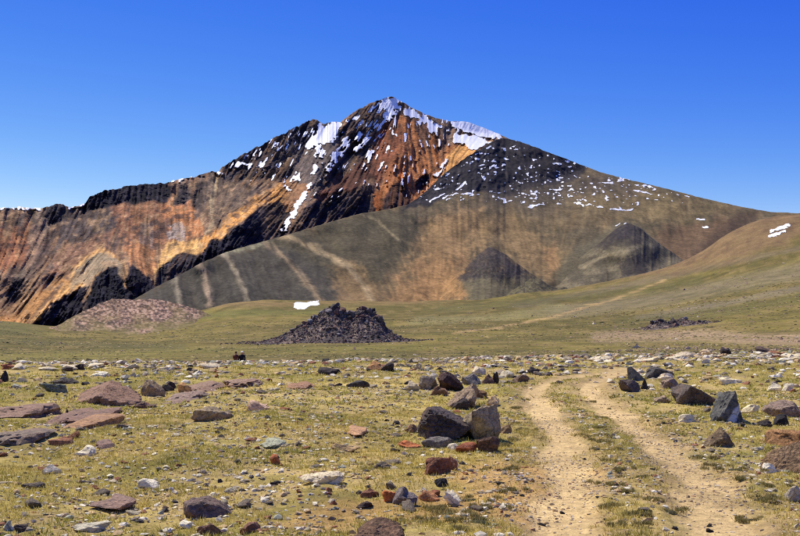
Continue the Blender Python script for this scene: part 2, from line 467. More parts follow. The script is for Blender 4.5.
D = D - env * (-7 * np.abs(rA.sample(sA2, PX, PY)) - 4 * np.abs(rA.sample(sA, PX, PY)) * (.5 + cl) - 2 * np.abs(rA.sample(sA3, PX, PY)))
D = D - env * cl * 14 * (rA.sample(nAf, PX, PY) - .5) - env * 70 * (rA.sample(nAs, PX, PY) - .5)
PA = at_depth(PX, PY, D)
back = []                                            # the far side falls away behind the crest
for t in np.linspace(.04, 1, 14):
    q = PA[-1].copy(); q[:, 1] += 1500 * t; q[:, 0] *= (1 + .35 * t); q[:, 2] = q[:, 2] * (1 - t ** 1.15) - 30 * t
    back.append(q)
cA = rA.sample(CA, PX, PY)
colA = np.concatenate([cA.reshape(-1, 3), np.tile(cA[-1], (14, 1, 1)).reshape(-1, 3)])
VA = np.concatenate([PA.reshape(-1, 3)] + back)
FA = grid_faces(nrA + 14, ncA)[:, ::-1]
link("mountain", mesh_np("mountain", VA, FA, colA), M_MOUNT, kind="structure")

def snow_from(name, verts, faces, val, lift, **props):
    q = faces[val[faces].max(1) > 0]
    K = 3
    a = np.linspace(0, 1, K + 1); S, T = np.meshgrid(a, a)
    wq = np.stack([(1 - S) * (1 - T), S * (1 - T), S * T, (1 - S) * T], -1).reshape(-1, 4)
    v = np.einsum('kc,ncd->nkd', wq, verts[q]); vv = np.einsum('kc,nc->nk', wq, val[q])
    sf = grid_faces(K + 1, K + 1)
    f = (sf[None] + (np.arange(len(q)) * (K + 1) ** 2)[:, None, None]).reshape(-1, 4)
    f = f[vv.reshape(-1)[f].mean(1) > 0]
    v = v.reshape(-1, 3)
    _, first, inv_ = np.unique(np.round(v * 50).astype(np.int64), axis=0, return_index=True, return_inverse=True)
    v, f = v[first], inv_.reshape(-1)[f]
    v, f = submesh(v, f, np.ones(len(f), bool))[:2]
    v = v.copy()
    d = v - np.array([0, 0, CAMZ])
    v -= 0.6 * lift * d / np.linalg.norm(d, axis=1)[:, None]; v[:, 2] += lift
    return link(name, mesh_np(name, v, f), M_SNOW, **props)

def vertval(ras, A, PX, PY, extra):
    v = ras.sample(A, PX, PY).reshape(-1)
    return np.concatenate([v, np.full(extra, -9.0)])
ex = 14 * ncA
sv_c, sv_f, sv_r = (vertval(rA, a, PX, PY, ex) for a in (couloir, field, rest))
snow_from("snow_gully", VA, FA, sv_c, 1.5, label="long white snow tongue in the steep gully left of the orange summit face", category="snow")
snow_from("snow_field", VA, FA, np.where(sv_c > 0, -9, sv_f), 1.5, label="broad white snow field on the saddle beside the summit, above dark lava", category="snow")
snow_from("snow_patches", VA, FA, np.where((sv_c > 0) | (sv_f > 0), -9, sv_r), 1.5, kind="stuff", label="scattered white snow streaks on the dark upper cliffs and summit", category="snow")

# ================================================================== the brown flank in front of it
rB = Raster(50, 1110, 128, 330)
X, Y = rB.X, rB.Y
wx, wy = rB.warp(6, 18, 103)
a_, b_ = rB.warp(2, 5, 109)
wx2, wy2 = a_, b_
wx = wx + a_ - X; wy = wy + b_ - Y
flowB = [(180, 290, .1, 1), (210, 275, .25, 1), (240, 270, .4, 1), (290, 265, .7, 1), (340, 255, .9, 1), (400, 240, .6, 1), (440, 230, .1, 1), (450, 270, -.1, 1), (500, 220, .3, 1), (520, 240, .5, 1),
         (550, 240, -.1, 1), (580, 240, -.6, 1), (640, 200, .7, 1), (660, 245, .5, 1), (720, 210, 1, .45), (720, 235, -1, .8), (480, 170, -.6, 1), (540, 170, .3, 1), (800, 215, 1, .3), (625, 250, .1, 1)]
sB = rB.streaks(flowB, 205, 2.0, 24)
sB2 = rB.streaks(flowB, 225, 5.0, 34)
qx, qy = rB.warp(9, 12, 141)
nB = fbm2(qx / 22, qy / 14, 4, 171)
nBs = fbm2(X / 40, Y / 26, 2, 175)
nBm = fbm2((qx + .5 * qy) / 9, (qy - .4 * qx) / 6, 4, 179, .6)
nBf = fbm2((qx + .6 * qy) / 3, (qy - .5 * qx) / 2.4, 4, 177, .65)
CB = mix(np.broadcast_to(lin(122, 101, 70), X.shape + (3,)), lin(98, 84, 60), sst(.35, .65, nB))
CB = paint(CB, sst(0, 1.8, sB2) * .3, lin(146, 116, 76))
CB = paint(CB, sst(0, -1.8, sB) * .25, lin(88, 76, 58))
def zb(pts, col, k=1.0, soft=5, st=0.0):
    global CB
    e = sst(-soft * 1.7, soft * 1.7, poly_sd(wx, wy, pts))
    m = sst(.15, .85, e + (.03 + .05 * st) * sB + .9 * (nBm - .5) + .3 * (nBf - .5)) * sst(0, .15, e) * k
    CB = paint(CB, m, lin(*col))
    return m
zb([(100, 330), (150, 290), (200, 262), (260, 240), (300, 230), (350, 262), (340, 320), (100, 330)], (72, 66, 56), .9, 8, .5)
zb([(260, 245), (320, 225), (400, 205), (432, 214), (424, 240), (400, 268), (380, 288), (330, 275), (290, 250)], (84, 74, 54), .9, 8, .4)
zb([(400, 205), (440, 205), (560, 196), (640, 190), (640, 215), (560, 212), (480, 216), (420, 225)], (104, 88, 66), .8, 7)
zb([(422, 228), (440, 214), (474, 212), (490, 225), (474, 242), (462, 262), (468, 300), (420, 304), (410, 262)], (158, 121, 78), .7, 15, .5)
zb([(378, 310), (400, 280), (432, 258), (462, 262), (470, 305)], (158, 116, 72), .65, 14, .5)
zb([(470, 222), (515, 214), (545, 235), (556, 262), (548, 282), (522, 272), (506, 248), (480, 240)], (142, 112, 74), .7, 13, .5)
zb([(545, 250), (556, 246), (556, 268), (546, 274)], (158, 116, 74), .5, 6)
zb([(330, 268), (352, 266), (376, 286), (392, 304), (340, 304)], (138, 106, 68), .55, 8, .4)
zb([(560, 196), (600, 186), (680, 198), (720, 208), (690, 226), (640, 222), (600, 214)], (132, 110, 72), .6, 9)
zb([(655, 232), (700, 222), (740, 216), (745, 240), (690, 262), (640, 280)], (108, 82, 58), .8, 8)
zb([(735, 212), (760, 208), (752, 226), (728, 240), (700, 256), (700, 244), (725, 228)], (84, 66, 50), .8, 5)
# pale spurs running down the left end
for pts, w, col in (([(176, 279), (178, 290), (182, 303)], 3.2, (138, 122, 98)), ([(199, 262), (205, 276), (211, 303)], 3.6, (158, 132, 104)), ([(216, 253), (226, 257), (234, 272), (240, 286), (248, 303)], 2.8, (164, 144, 112)),
                    ([(228, 251), (250, 247), (268, 243)], 2.6, (142, 132, 100)), ([(266, 244), (280, 254), (296, 270), (312, 288), (322, 303)], 3, (142, 118, 88)), ([(276, 236), (296, 239), (326, 254), (352, 272), (372, 300)], 3, (160, 134, 96)),
                    ([(360, 214), (385, 228), (400, 242)], 1.6, (134, 116, 84))):
    d = seg_dist(wx * .6 + X * .4, wy * .6 + Y * .4, pts)
    w = w * (.35 + 1.3 * nBm)
    CB = paint(CB, sst(w * 1.6, w * .1, d) * np.clip(.8 + .25 * sB, 0, .95), lin(*col))
# dark lava shoulder
m_lava = sst(-2, 2, poly_sd(wx, wy, [(400, 212), (416, 196), (440, 172), (470, 150), (500, 132), (545, 144), (588, 164), (575, 180), (545, 186), (505, 196), (470, 190), (440, 196), (424, 206)]))
lava = mix(np.broadcast_to(lin(50, 45, 47), X.shape + (3,)), lin(82, 72, 66), sst(.45, .8, nBf) * .6)
CB = CB * (1 - m_lava[..., None]) + lava * m_lava[..., None]
CB = paint(CB, sst(-9, 9, poly_sd(wx, wy, [(480, 190), (560, 176), (610, 176), (640, 190), (560, 200), (480, 205)])) * .6, lin(78, 68, 62))
CB = CB * np.clip(1 + .03 * sB + .5 * (nBf - .5) + .8 * (nBm - .5), .4, 1.8)[..., None]
CB = CB * np.array([.95, 1.0, .95])
# two knolls standing out of the flank
k1 = sst(0, 1, 1 - np.hypot((X - 491) / 34, np.where(Y < 268, (Y - 268) / 24, (Y - 268) / 36)))
m1 = sst(-2, 2, poly_sd(wx, wy, [(460, 270), (474, 254), (488, 246), (500, 252), (522, 270), (520, 290), (462, 290)])) * sst(288, 262, wy)

CB = paint(CB, sst(-4, 4, poly_sd(wx, wy, [(462, 274), (514, 274), (530, 290), (540, 304), (470, 304), (464, 290)])) * .8, lin(102, 94, 66))
k2 = sst(0, 1, 1 - np.hypot((X - 618) / 58, np.where(Y < 252, (Y - 252) / 34, (Y - 252) / 44))) + .35 * sst(14, 0, seg_dist(X, Y, [(625, 224), (600, 242), (570, 262)]))
CB = paint(CB, sst(-4, 4, poly_sd(wx, wy, [(556, 270), (580, 250), (604, 234), (620, 223), (636, 224), (652, 238), (664, 258), (650, 280), (600, 292), (556, 292)])) * .85, lin(98, 90, 66))
CB = paint(CB, 0 * sst(-1.5, 2, poly_sd(wx, wy, [(598, 239), (612, 229), (626, 222.5), (635, 226), (624, 231), (608, 239)])) * .75, lin(58, 53, 54))
CB = paint(CB, sst(-2, 3, poly_sd(wx, wy, [(618, 262), (628, 257), (646, 256), (648, 276), (622, 278)])) * np.clip(.6 + .4 * sB, 0, 1), lin(62, 56, 52))
CB = paint(CB, sst(3.5, 1, seg_dist(wx, wy, [(585, 266), (610, 254), (640, 247)])) * .5, lin(138, 124, 90))
CB = paint(CB, sst(-2, 3, poly_sd(wx, wy, [(505, 296), (520, 280), (532, 276), (545, 284), (560, 294)])) * .8, lin(86, 80, 62))

ncB, nrB = 760, 200
pxB = np.concatenate([np.linspace(60, 840, ncB - 60), np.linspace(840, 1100, 61)[1:]])
jagB = (fbm2(pxB / 4, pxB * 0 + 8, 4, 44, .6) - .5) * np.interp(pxB, [60, 400, 430, 500, 560, 700, 1100], [1.0, 1.2, 3, 2.2, 1.0, .8, .8])
topB = crestB(pxB) - jagB
footB = np.interp(pxB, [60, 130, 150, 560, 700, 1100], [345, 318, 312, 314, 300, 290])
PYB = footB[None] + (topB - footB)[None] * np.linspace(0, 1, nrB)[:, None]
PXB = np.broadcast_to(pxB[None], PYB.shape)
db0 = np.interp(pxB, [60, 130, 400, 700, 1100], [1440, 1480, 1560, 1750, 1800])
lv = rB.sample(m_lava, PXB, PYB)
wgt = 1.0 - .45 * lv
# hollows and bulges of the flank: wide spurs on the left end, concave bowl under the summit
cumB = np.cumsum(wgt, 0) - wgt; cumB /= cumB[-1:]
cumB = widen(cumB, 30) ** 1.12
DB = db0[None] + (depthBc(pxB) - db0)[None] * cumB
envB = 1.0
spur = sum(sst(13, 0, seg_dist(X, Y, p)) for p in ([(176, 279), (182, 303)], [(199, 262), (205, 276), (211, 303)], [(216, 253), (228, 260), (248, 303)], [(262, 243), (290, 262), (322, 303)], [(276, 236), (326, 254), (372, 300)]))
DB = DB - envB * (16 * rB.sample(spur, PXB, PYB) + -2 * np.abs(rB.sample(sB2, PXB, PYB)) - .7 * np.abs(rB.sample(sB, PXB, PYB)) + 80 * (rB.sample(nBs, PXB, PYB) - .5) + 14 * lv * (rB.sample(nBf, PXB, PYB) - .5))
DB = DB + 0 * rB.sample(k1, PXB, PYB) - 40 * rB.sample(k2, PXB, PYB)
PB = at_depth(PXB, PYB, DB)
back = []
for t in np.linspace(.05, 1, 10):
    q = PB[-1].copy(); q[:, 1] += np.interp(pxB, [60, 420, 520, 1100], [120, 160, 800, 1200]) * t; q[:, 2] = q[:, 2] * (1 - t ** 1.3) - 20 * t
    back.append(q)
cB = rB.sample(CB, PXB, PYB)
colB = np.concatenate([cB.reshape(-1, 3), np.tile(cB[-1], (10, 1, 1)).reshape(-1, 3)])
VB = np.concatenate([PB.reshape(-1, 3)] + back)
FB = grid_faces(nrB + 10, ncB)[:, ::-1]
link("mountain_flank", mesh_np("mountain_flank", VB, FB, colB), M_SLOPE, kind="structure")
# snow lying on the flank
sn = np.full_like(X, -9.0)
def lnB(pts, w):
    return w * .62 * (.3 + 1.3 * nBf) - seg_dist(wx2, wy2, pts)
for pts, w in (([(618, 180), (630, 178), (633, 176)], 1.0), ([(598, 184), (622, 181)], .8), ([(633, 190), (652, 195)], 1.1), ([(575, 202), (580, 203)], 1.2), ([(585, 205), (594, 206)], 1.2), ([(597, 207), (603, 207)], 1.2),
               ([(610, 209), (634, 210)], 1.2), ([(443, 196), (466, 193)], .8), ([(448, 199), (456, 198)], 1.0), ([(455, 192), (465, 183)], 1.3), ([(430, 202), (444, 193)], 1.1), ([(696, 219), (704, 220)], 1.4), ([(703, 227), (708, 227)], 1.4),
               ([(616, 226), (620, 224)], 1.0), ([(624, 224), (627, 223)], 1.0), ([(504, 203), (512, 201)], 1.3), ([(530, 206), (545, 205)], 1.0), ([(640, 186), (660, 189)], .8), ([(670, 193), (690, 197)], .6), ([(550, 190), (562, 189)], 1.3),
               ([(679, 262), (686, 261)], 0.1)):
    sn = np.maximum(sn, lnB(pts, w))
sb_n = fbm2(X / 2.9, Y / 1.4, 2, 301, .5)
zs = np.maximum(sst(-8, 8, poly_sd(wx, wy, [(416, 204), (440, 176), (500, 136), (560, 158), (640, 186), (680, 200), (620, 206), (540, 206), (460, 200)])), 0)
sn = np.maximum(sn, np.where(zs > .3, (sb_n + .14 * (nB - .5) - .745 + .04 * zs) * 12, -9))
snow_from("snow_patches", VB, FB, vertval(rB, sn, PXB, PYB, 10 * ncB), .6, kind="stuff", label="small white snow flecks on the black lava shoulder and brown flank", category="snow")

# ================================================================== the ground: foreground plateau, plain and right hillside in one sheet
tab_x = [-400, -200, 0, 60, 130, 240, 400, 480, 560, 640, 690, 715, 740, 760, 800, 900, 1200]
tab = {
    45:   [372.0] * 5 + [371.5, 371, 370.5, 370, 369.5, 369.2, 369, 369, 369, 369, 369, 369],
    60:   [365, 365, 365, 365, 364.5, 364.2, 362.8, 362, 361.2, 360.6, 360.2, 360, 360, 359.6, 359.4, 359, 359],
    85:   [364, 364, 364, 364, 363.8, 363.4, 360.6, 358.8, 357.2, 356, 355.4, 355, 354.8, 354.6, 354.2, 354, 354],
    115:  [365, 365, 364.8, 364.8, 364.4, 364, 361, 358.8, 356.8, 355.2, 354.2, 354, 353.8, 353.6, 353, 352.6, 352],
    160:  [364, 364, 364, 364, 363.5, 362.5, 360, 358, 356, 354, 353, 352.5, 352, 351.5, 351, 350, 350],
    250:  [356, 356, 357, 357, 356.5, 356, 354, 352.4, 350.6, 348.6, 347.4, 347, 346.6, 346.4, 346, 345, 344],
    400:  [344, 344, 347, 347.5, 347, 345.5, 343, 342.4, 341.2, 339.8, 338.4, 337.6, 337, 336.6, 336, 333, 330],
    600:  [332, 332, 337, 340, 340, 334, 331.5, 331, 330, 328, 326, 324, 321, 319, 316, 308, 300],
    900:  [322, 324, 329, 335, 337, 322, 319, 318, 316, 311, 304, 299, 294, 290, 285, 272, 255],
    1200: [316, 318, 323, 331, 332, 310, 309, 307.5, 303, 294, 284, 277, 268, 262, 252, 238, 220],
    1500: [314, 316, 322, 330, 328, 301.5, 300.5, 299, 289.5, 274, 258.5, 240, 222, 212, 208, 200, 190],
}
gx = np.arange(-400, 1201, 8.0)
rs = np.array(sorted(tab))
TPY = np.array([np.interp(gx, tab_x, tab[r]) for r in rs])
for _ in range(3):
    p = np.pad(TPY, ((0, 0), (1, 1)), mode='edge'); TPY = .25 * p[:, :-2] + .5 * p[:, 1:-1] + .25 * p[:, 2:]
def elev(px, py):
    dx, dy, dz = ray(px, py)
    return dz / np.hypot(dx, dy)
TZ = CAMZ + elev(gx[None], TPY) * rs[:, None]
ends = [np.minimum(TZ[-1], 60 + .15 * TZ[-1]), np.full(len(gx), 20.), np.full(len(gx), 0.)]
rs_all = np.concatenate([[0, 12, 24, 34], rs, [2000, 4000, 20000]])
TZ = np.concatenate([np.zeros((4, len(gx))), TZ, ends])
lr = np.linspace(math.log(8), math.log(20000), 500)                     # fine profile in log distance, smoothed
fine = np.array([np.interp(np.exp(lr), rs_all, TZ[:, j]) for j in range(len(gx))]).T
for _ in range(10):
    p = np.pad(fine, ((1, 1), (0, 0)), mode='edge'); fine = .25 * p[:-2] + .5 * p[1:-1] + .25 * p[2:]

def pix_x(x, y):
    th = np.clip(np.arctan2(x, np.where(y > .01, y, .01)), -R(34), R(34))
    th = np.where(y <= .01, np.sign(x) * R(34), th)
    return W0 / 2 + FPX * np.tan(th)

def base_h(x, y):
    r = np.hypot(x, y)
    px = np.clip(pix_x(x, y), gx[0], gx[-1] - .01)
    u = (np.log(np.maximum(r, 8)) - lr[0]) / (lr[1] - lr[0]); u = np.clip(u, 0, len(lr) - 1.001)
    v = (px - gx[0]) / 8.0; v = np.clip(v, 0, len(gx) - 1.001)
    i, j = u.astype(int), v.astype(int); fu, fv = u - i, v - j
    z = (fine[i, j] * (1 - fu) + fine[i + 1, j] * fu) * (1 - fv) + (fine[i, j + 1] * (1 - fu) + fine[i + 1, j + 1] * fu) * fv
    front = sst(-4, 6, y)
    return z * front

def flat_pt(px, py):
    dx, dy, dz = ray(px, py); t = -CAMZ / dz
    return (dx * t, dy * t)
rut_l = [flat_pt(*p) for p in [(566, 700), (566, 536), (567, 500), (566, 470), (561, 442), (549, 416), (537, 402), (532, 394), (538, 387), (552, 382), (576, 378), (602, 374), (630, 370)]]
rut_r = [flat_pt(*p) for p in [(860, 700), (742, 536), (710, 492), (684, 466), (662, 447), (632, 424), (608, 406), (594, 395), (588, 388), (594, 383), (606, 379), (620, 374), (640, 369)]]

def rut_d(x, y):
    x2 = x + (fbm2(x * 1.7, y * .9, 3, 401) - .5) * .5
    a, b = seg_dist(x2, y, rut_l), seg_dist(x2, y, rut_r)
    return a, b

soil_line = [flat_pt(*p) for p in [(372, 516), (440, 516), (505, 500), (515, 470)]]
def soil_patch(x, y):
    return sst(1.25, .35, seg_dist(x, y, soil_line) + (fbm2(x * 1.5, y * 1.2, 3, 461) - .5) * 1.2)

def near_h(x, y):
    """turf hummocks and wheel ruts, only close by"""
    r = np.hypot(x, y)
    k = sst(150, 60, r)
    h = (fbm2(x * .35, y * .35, 4, 411) - .5) * .34 + (fbm2(x * 3.1, y * 3.1, 3, 421) - .5) * .07
    a, b = rut_d(x, y)
    m = np.maximum(sst(.55, .15, a), sst(.6, .2, b)) * sst(60, 30, r)
    h = h * (1 - .6 * m) - .07 * m
    return h * k

def far_h(x, y):
    r = np.hypot(x, y)
    return sst(140, 400, r) * sst(1900, 1400, r) * ((fbm2(x / 90, y / 140, 4, 431) - .5) * 9 * sst(200, 900, r) + (fbm2(x / 25, y / 40, 3, 441) - .5) * 1.2)

def height(x, y):
    return base_h(x, y) + near_h(x, y) + far_h(x, y)

def ground_hit(px, py):
    """first point where a pixel's line of sight meets the ground"""
    dx, dy, dz = [float(v) for v in ray(px, py)]
    t = np.exp(np.linspace(math.log(6), math.log(1600), 1800)) / dy
    x, y, z = dx * t, dy * t, CAMZ + dz * t
    below = z < height(x, y)
    i = int(np.argmax(below)) if below.any() else len(t) - 1
    tt = np.linspace(t[max(i - 1, 0)], t[i], 24)
    x, y, z = dx * tt, dy * tt, CAMZ + dz * tt
    below = z < height(x, y); i = int(np.argmax(below)) if below.any() else 23
    return x[i], y[i], float(height(x[i:i + 1], y[i:i + 1])[0])

th = np.concatenate([np.linspace(-180, -60, 25)[:-1], np.linspace(-60, -23, 30)[:-1], np.linspace(-23, 23, 540), np.linspace(23, 60, 30)[1:], np.linspace(60, 180, 25)[1:]])
inv = np.linspace(1 / 7.5, 1 / 115, 235)
rr = np.concatenate([[.6, 1.5, 3, 4.5, 6], 1 / inv, np.exp(np.linspace(math.log(117), math.log(1560), 180)), [1700, 2000, 2600, 4000, 8000, 15000, 20000]])
TH, RR = np.meshgrid(np.radians(th), rr)
GX, GY = RR * np.sin(TH), RR * np.cos(TH)
GZ = height(GX.ravel(), GY.ravel()).reshape(GX.shape)
VG = np.stack([GX, GY, GZ], -1).reshape(-1, 3)
FG = grid_faces(*GX.shape)[:, ::-1]
# soil, turf and gravel colours
x, y = VG[:, 0], VG[:, 1]; r = np.hypot(x, y)
dzs = (VG[:, 2] - CAMZ) / np.maximum(r, 1)
PXg = pix_x(x, y); PYg = HOR - FPX * dzs * np.cos(np.arctan2(x, np.maximum(y, .1)))      # where it lies across the slope
n1 = fbm2(x * .22, y * .16, 4, 501); n2 = fbm2(x * 1.3, y * 1.1, 4, 511, .6); n3 = fbm2(x / 60, y / 110, 4, 521); n4 = fbm2(x / 9, y / 22, 4, 531)
near = mix(np.broadcast_to(lin(160, 144, 72), (len(x), 3)), lin(184, 160, 90), sst(.35, .65, n1))
near = paint(near, sst(.48, .64, n2) * .6, lin(176, 150, 100))
near = paint(near, sst(.47, .3, n2) * .4, lin(104, 100, 48))
da, db = rut_d(x, y)
halo = np.maximum(sst(1.3, .35, da), sst(1.3, .4, db)) * sst(75, 40, r)
core = np.maximum(sst(.42, .2, da + (n2 - .5) * .25), sst(.4, .15, db + (n2 - .5) * .5)) * sst(75, 45, r)
near = paint(near, halo * sst(.3, .65, n2 + halo * .15) * .6, lin(176, 146, 98))
near = paint(near, soil_patch(x, y) * .75, lin(188, 148, 88))
near = paint(near, core, lin(204, 174, 116))
far = mix(np.broadcast_to(lin(128, 114, 54), (len(x), 3)), lin(104, 93, 46), sst(.38, .62, n3))
far = paint(far, sst(.48, .7, n4) * .6, lin(138, 118, 70))
far = paint(far, sst(.5, .36, n4) * .45, lin(94, 88, 48))
wob = (n3 - .5) * 24 + (n4 - .5) * 10
# broad bands across the plain and the hillside
def band(pts, w, col, k):
    global far
    d = seg_dist(PXg, PYg * 2.2, [(a, b * 2.2) for a, b in pts])
    far = paint(far, sst(w * 1.5, w * .3, d + wob * .6) * k * (.55 + .9 * n4), lin(*col))
band([(560, 312), (660, 300), (800, 276), (1000, 250)], 16, (128, 116, 86), .6)
band([(520, 306), (600, 292), (700, 272), (800, 256)], 7, (118, 104, 76), .7)
band([(640, 318), (740, 302), (830, 286)], 7, (134, 120, 92), .7)
band([(0, 338), (90, 344), (180, 346)], 6, (98, 92, 54), .6)
band([(600, 336), (700, 334), (760, 338), (900, 336)], 12, (166, 140, 104), .8)
band([(420, 320), (500, 318), (560, 308)], 10, (140, 130, 84), .6)
band([(440, 310), (600, 296), (700, 284)], 9, (92, 88, 50), .6)
band([(620, 322), (720, 312), (820, 298)], 10, (94, 90, 50), .6)
band([(0, 352), (200, 350), (420, 348)], 9, (124, 116, 54), .5)
band([(150, 306), (240, 305), (300, 304), (350, 303), (450, 302)], 6, (146, 118, 76), .6)
band([(170, 318), (260, 312), (330, 309)], 6, (104, 106, 52), .5)
upper = sst(-6, 8, np.interp(PXg, [540, 600, 640, 680, 740, 800, 900, 1200], [292, 284, 280, 276, 264, 246, 236, 225]) - PYg + wob * .5) * sst(800, 1100, r) * sst(540, 600, PXg)
far = paint(far, upper * .9, lin(134, 108, 72))
far = paint(far, upper * sst(.5, .7, n4) * .6, lin(104, 82, 58))
dark_l = sst(70, 20, PXg) * sst(500, 700, r)
far = paint(far, dark_l * .6, lin(102, 98, 56))
GC = mix(near, far, sst(90, 190, r))
ft = seg_dist(PXg + (fbm2(x / 30, y / 30, 3, 541) - .5) * 8, PYg + (fbm2(x / 25, y / 25, 3, 543) - .5) * 3, [(452, 333), (500, 327), (540, 319), (562, 315), (585, 307), (604, 303), (640, 291), (668, 281)])
m_ft = sst(150, 220, r) * (r < 1480)
ftw = np.interp(PXg, [450, 500, 600, 670], [.35, .6, .75, .3])
GC = paint(GC, sst(ftw + .9, ftw * .4, ft) * m_ft * .75, lin(176, 146, 94))
# shader mask: 1 where fine soil, 0 where turf
msk = np.clip(core + .3 * halo, 0, 1)
M_GROUND, n_, l_, b_ = new_mat("turf_and_soil", 0.95, 0.08)
tc = n_.new("ShaderNodeTexCoord").outputs["Object"]
fa = noise_node(n_, l_, tc, 9.0, 6, .7); fb = noise_node(n_, l_, tc, 42.0, 4, .6); fc = noise_node(n_, l_, tc, .05, 6, .65); fd = noise_node(n_, l_, tc, .45, 6, .75)
c_ = mixc(n_, l_, attr(n_), ramp(n_, l_, fa, [(.3, g3(.62)), (.7, g3(1.32))]), 1.0, 'MULTIPLY')
c_ = mixc(n_, l_, c_, ramp(n_, l_, fb, [(.3, g3(.75)), (.7, g3(1.25))]), 1.0, 'MULTIPLY')
c_ = mixc(n_, l_, c_, ramp(n_, l_, fc, [(.3, g3(.72)), (.7, g3(1.28))]), 1.0, 'MULTIPLY')
c_ = mixc(n_, l_, c_, ramp(n_, l_, fd, [(.32, g3(.66)), (.68, g3(1.3))]), 1.0, 'MULTIPLY')
l_.new(c_, b_.inputs["Base Color"])
bump(n_, l_, b_, fa, .8, .05)
cm = core[FG].mean(1); fr = r[FG].mean(1)
fm = (ft[FG].mean(1) < ftw[FG].mean(1)) & m_ft[FG].mean(1).astype(bool)
is_near = (cm > .5) & (fr < 75)
v, f, c = submesh(VG, FG, ~(is_near | fm), GC)
link("ground", mesh_np("ground", v, f, c), M_GROUND, kind="structure")
v, f, c = submesh(VG, FG, is_near, GC)
link("dirt_track", mesh_np("dirt_track", v, f, c), M_GROUND, kind="structure")
v, f, c = submesh(VG, FG, fm, GC)
link("dirt_track", mesh_np("dirt_track", v, f, c), M_GROUND, kind="structure")

# hills standing out in front of the range
def hill(prof, foot, d_foot, d_top, seed, colour, jag, ncol=220, nrow=90, rib=0.0):
    x0, x1 = prof[0][0], prof[-1][0]
    px = np.linspace(x0, x1, ncol)
    top = np.interp(px, *zip(*prof))
    for _ in range(6):
        q = np.pad(top, 1, mode='edge'); top = .25 * q[:-2] + .5 * q[1:-1] + .25 * q[2:]
    top = top - (fbm2(px / 5, px * 0, 4, seed, .6) - .5) * jag
    ft_ = np.interp(px, *zip(*foot))
    tv = np.linspace(0, 1, nrow)[:, None]
    PYh = ft_[None] + (top - ft_)[None] * tv
    PXh = np.broadcast_to(px[None], PYh.shape)
    n_a = fbm2(PXh / 16, PYh / 9, 4, seed + 10); n_f = fbm2(PXh / 2.0, PYh / 1.3, 3, seed + 20, .65)
    Dh = d_foot + (d_top - d_foot) * tv ** 1.1 + 0 * PXh
    hm = np.clip((ft_ - top) / (ft_ - top).max(), 0, 1)[None]
    Dh = Dh - ((d_top - d_foot) * (.3 * (fbm2(PXh / 40, PYh / 34, 2, seed + 30) - .5) + .006 * (n_f - .5)) - rib * np.abs(fbm2(PXh / 9, PYh / 40, 2, seed + 40) - .5) * 2)
    Ph = at_depth(PXh, PYh, Dh)
    ch = colour(PXh, PYh, tv + 0 * PXh, n_a, n_f)
    back = []
    for t in np.linspace(.08, 1, 8):
        q = Ph[-1].copy(); q[:, 1] += (d_top - d_foot) * .8 * t; q[:, 2] = q[:, 2] * (1 - t) - 30 * t; back.append(q)
    Vh = np.concatenate([Ph.reshape(-1, 3)] + back)
    ch = np.concatenate([ch.reshape(-1, 3), np.tile(ch[-1], (8, 1, 1)).reshape(-1, 3)])
    return link("hill", mesh_np("hill", Vh, grid_faces(nrow + 8, ncol)[:, ::-1], ch), M_SLOPE, kind="structure")
def stony(px, py, t, na, nf):
    c = mix(np.broadcast_to(lin(150, 118, 94), px.shape + (3,)), lin(98, 78, 64), sst(.4, .62, nf))
    c = paint(c, sst(.45, .62, na) * .6, lin(124, 98, 68))
    c = paint(c, sst(.56, .66, nf) * .85, lin(66, 54, 46))
    c = paint(c, sst(.42, .32, nf) * .7, lin(184, 154, 126))
    return paint(c, sst(318, 338, py + (na - .5) * 34 + sst(140, 200, px) * 16) * .85, lin(114, 104, 56))
def flank_at(px, py):
    return rB.sample(CB, px, py)
def dark_knoll(px, py, t, na, nf):
    c = flank_at(px, py)
    c = paint(c, sst(.1, .9, sst(-20, 20, poly_sd(px, py, [(468, 268), (510, 268), (534, 290), (548, 306), (470, 306)])) + 1.2 * (na - .5)) * .75, lin(100, 91, 66))
    e = sst(-6, 6, poly_sd(px, py, [(455, 276), (474, 257), (488, 243), (500, 250), (526, 272), (520, 284), (462, 284)])) * sst(296, 258, py)
    return paint(c, sst(.2, .75, e + 1.1 * (na - .5) + .5 * (nf - .5)) * .85, mix(np.broadcast_to(lin(72, 65, 60), px.shape + (3,)), lin(52, 47, 47), sst(.4, .6, nf)))
def olive_knoll(px, py, t, na, nf):
    k = mix(np.broadcast_to(lin(116, 105, 78), px.shape + (3,)), lin(88, 80, 60), sst(.35, .65, na))
    k = paint(k, sst(.5, .7, nf) * .5, lin(74, 66, 54))
    e = sst(-24, 24, poly_sd(px, py, [(540, 300), (575, 262), (620, 220), (650, 226), (690, 262), (690, 300)]))
    c = flank_at(px, py)
    m = sst(.3, .7, e + .5 * (na - .5))[..., None]
    c = c * (1 - m) + k * m
    c = paint(c, sst(.72, .95, t + (na - .5) * .3) * sst(588, 612, px) * sst(654, 634, px) * (.5 + nf) * .85, lin(60, 54, 52))
    d = poly_sd(px, py, [(618, 262), (628, 256), (646, 255), (648, 276), (622, 278)])
    c = paint(c, sst(-3, 4, d + (nf - .5) * 12) * .8, lin(58, 52, 48))
    return paint(c, sst(3.2, .8, seg_dist(px, py + (na - .5) * 6, [(580, 268), (610, 254), (640, 247)])) * .6, lin(144, 130, 96))
def green_knoll(px, py, t, na, nf):
    return mix(np.broadcast_to(lin(98, 90, 62), px.shape + (3,)), lin(70, 64, 50), sst(.4, .6, nf))
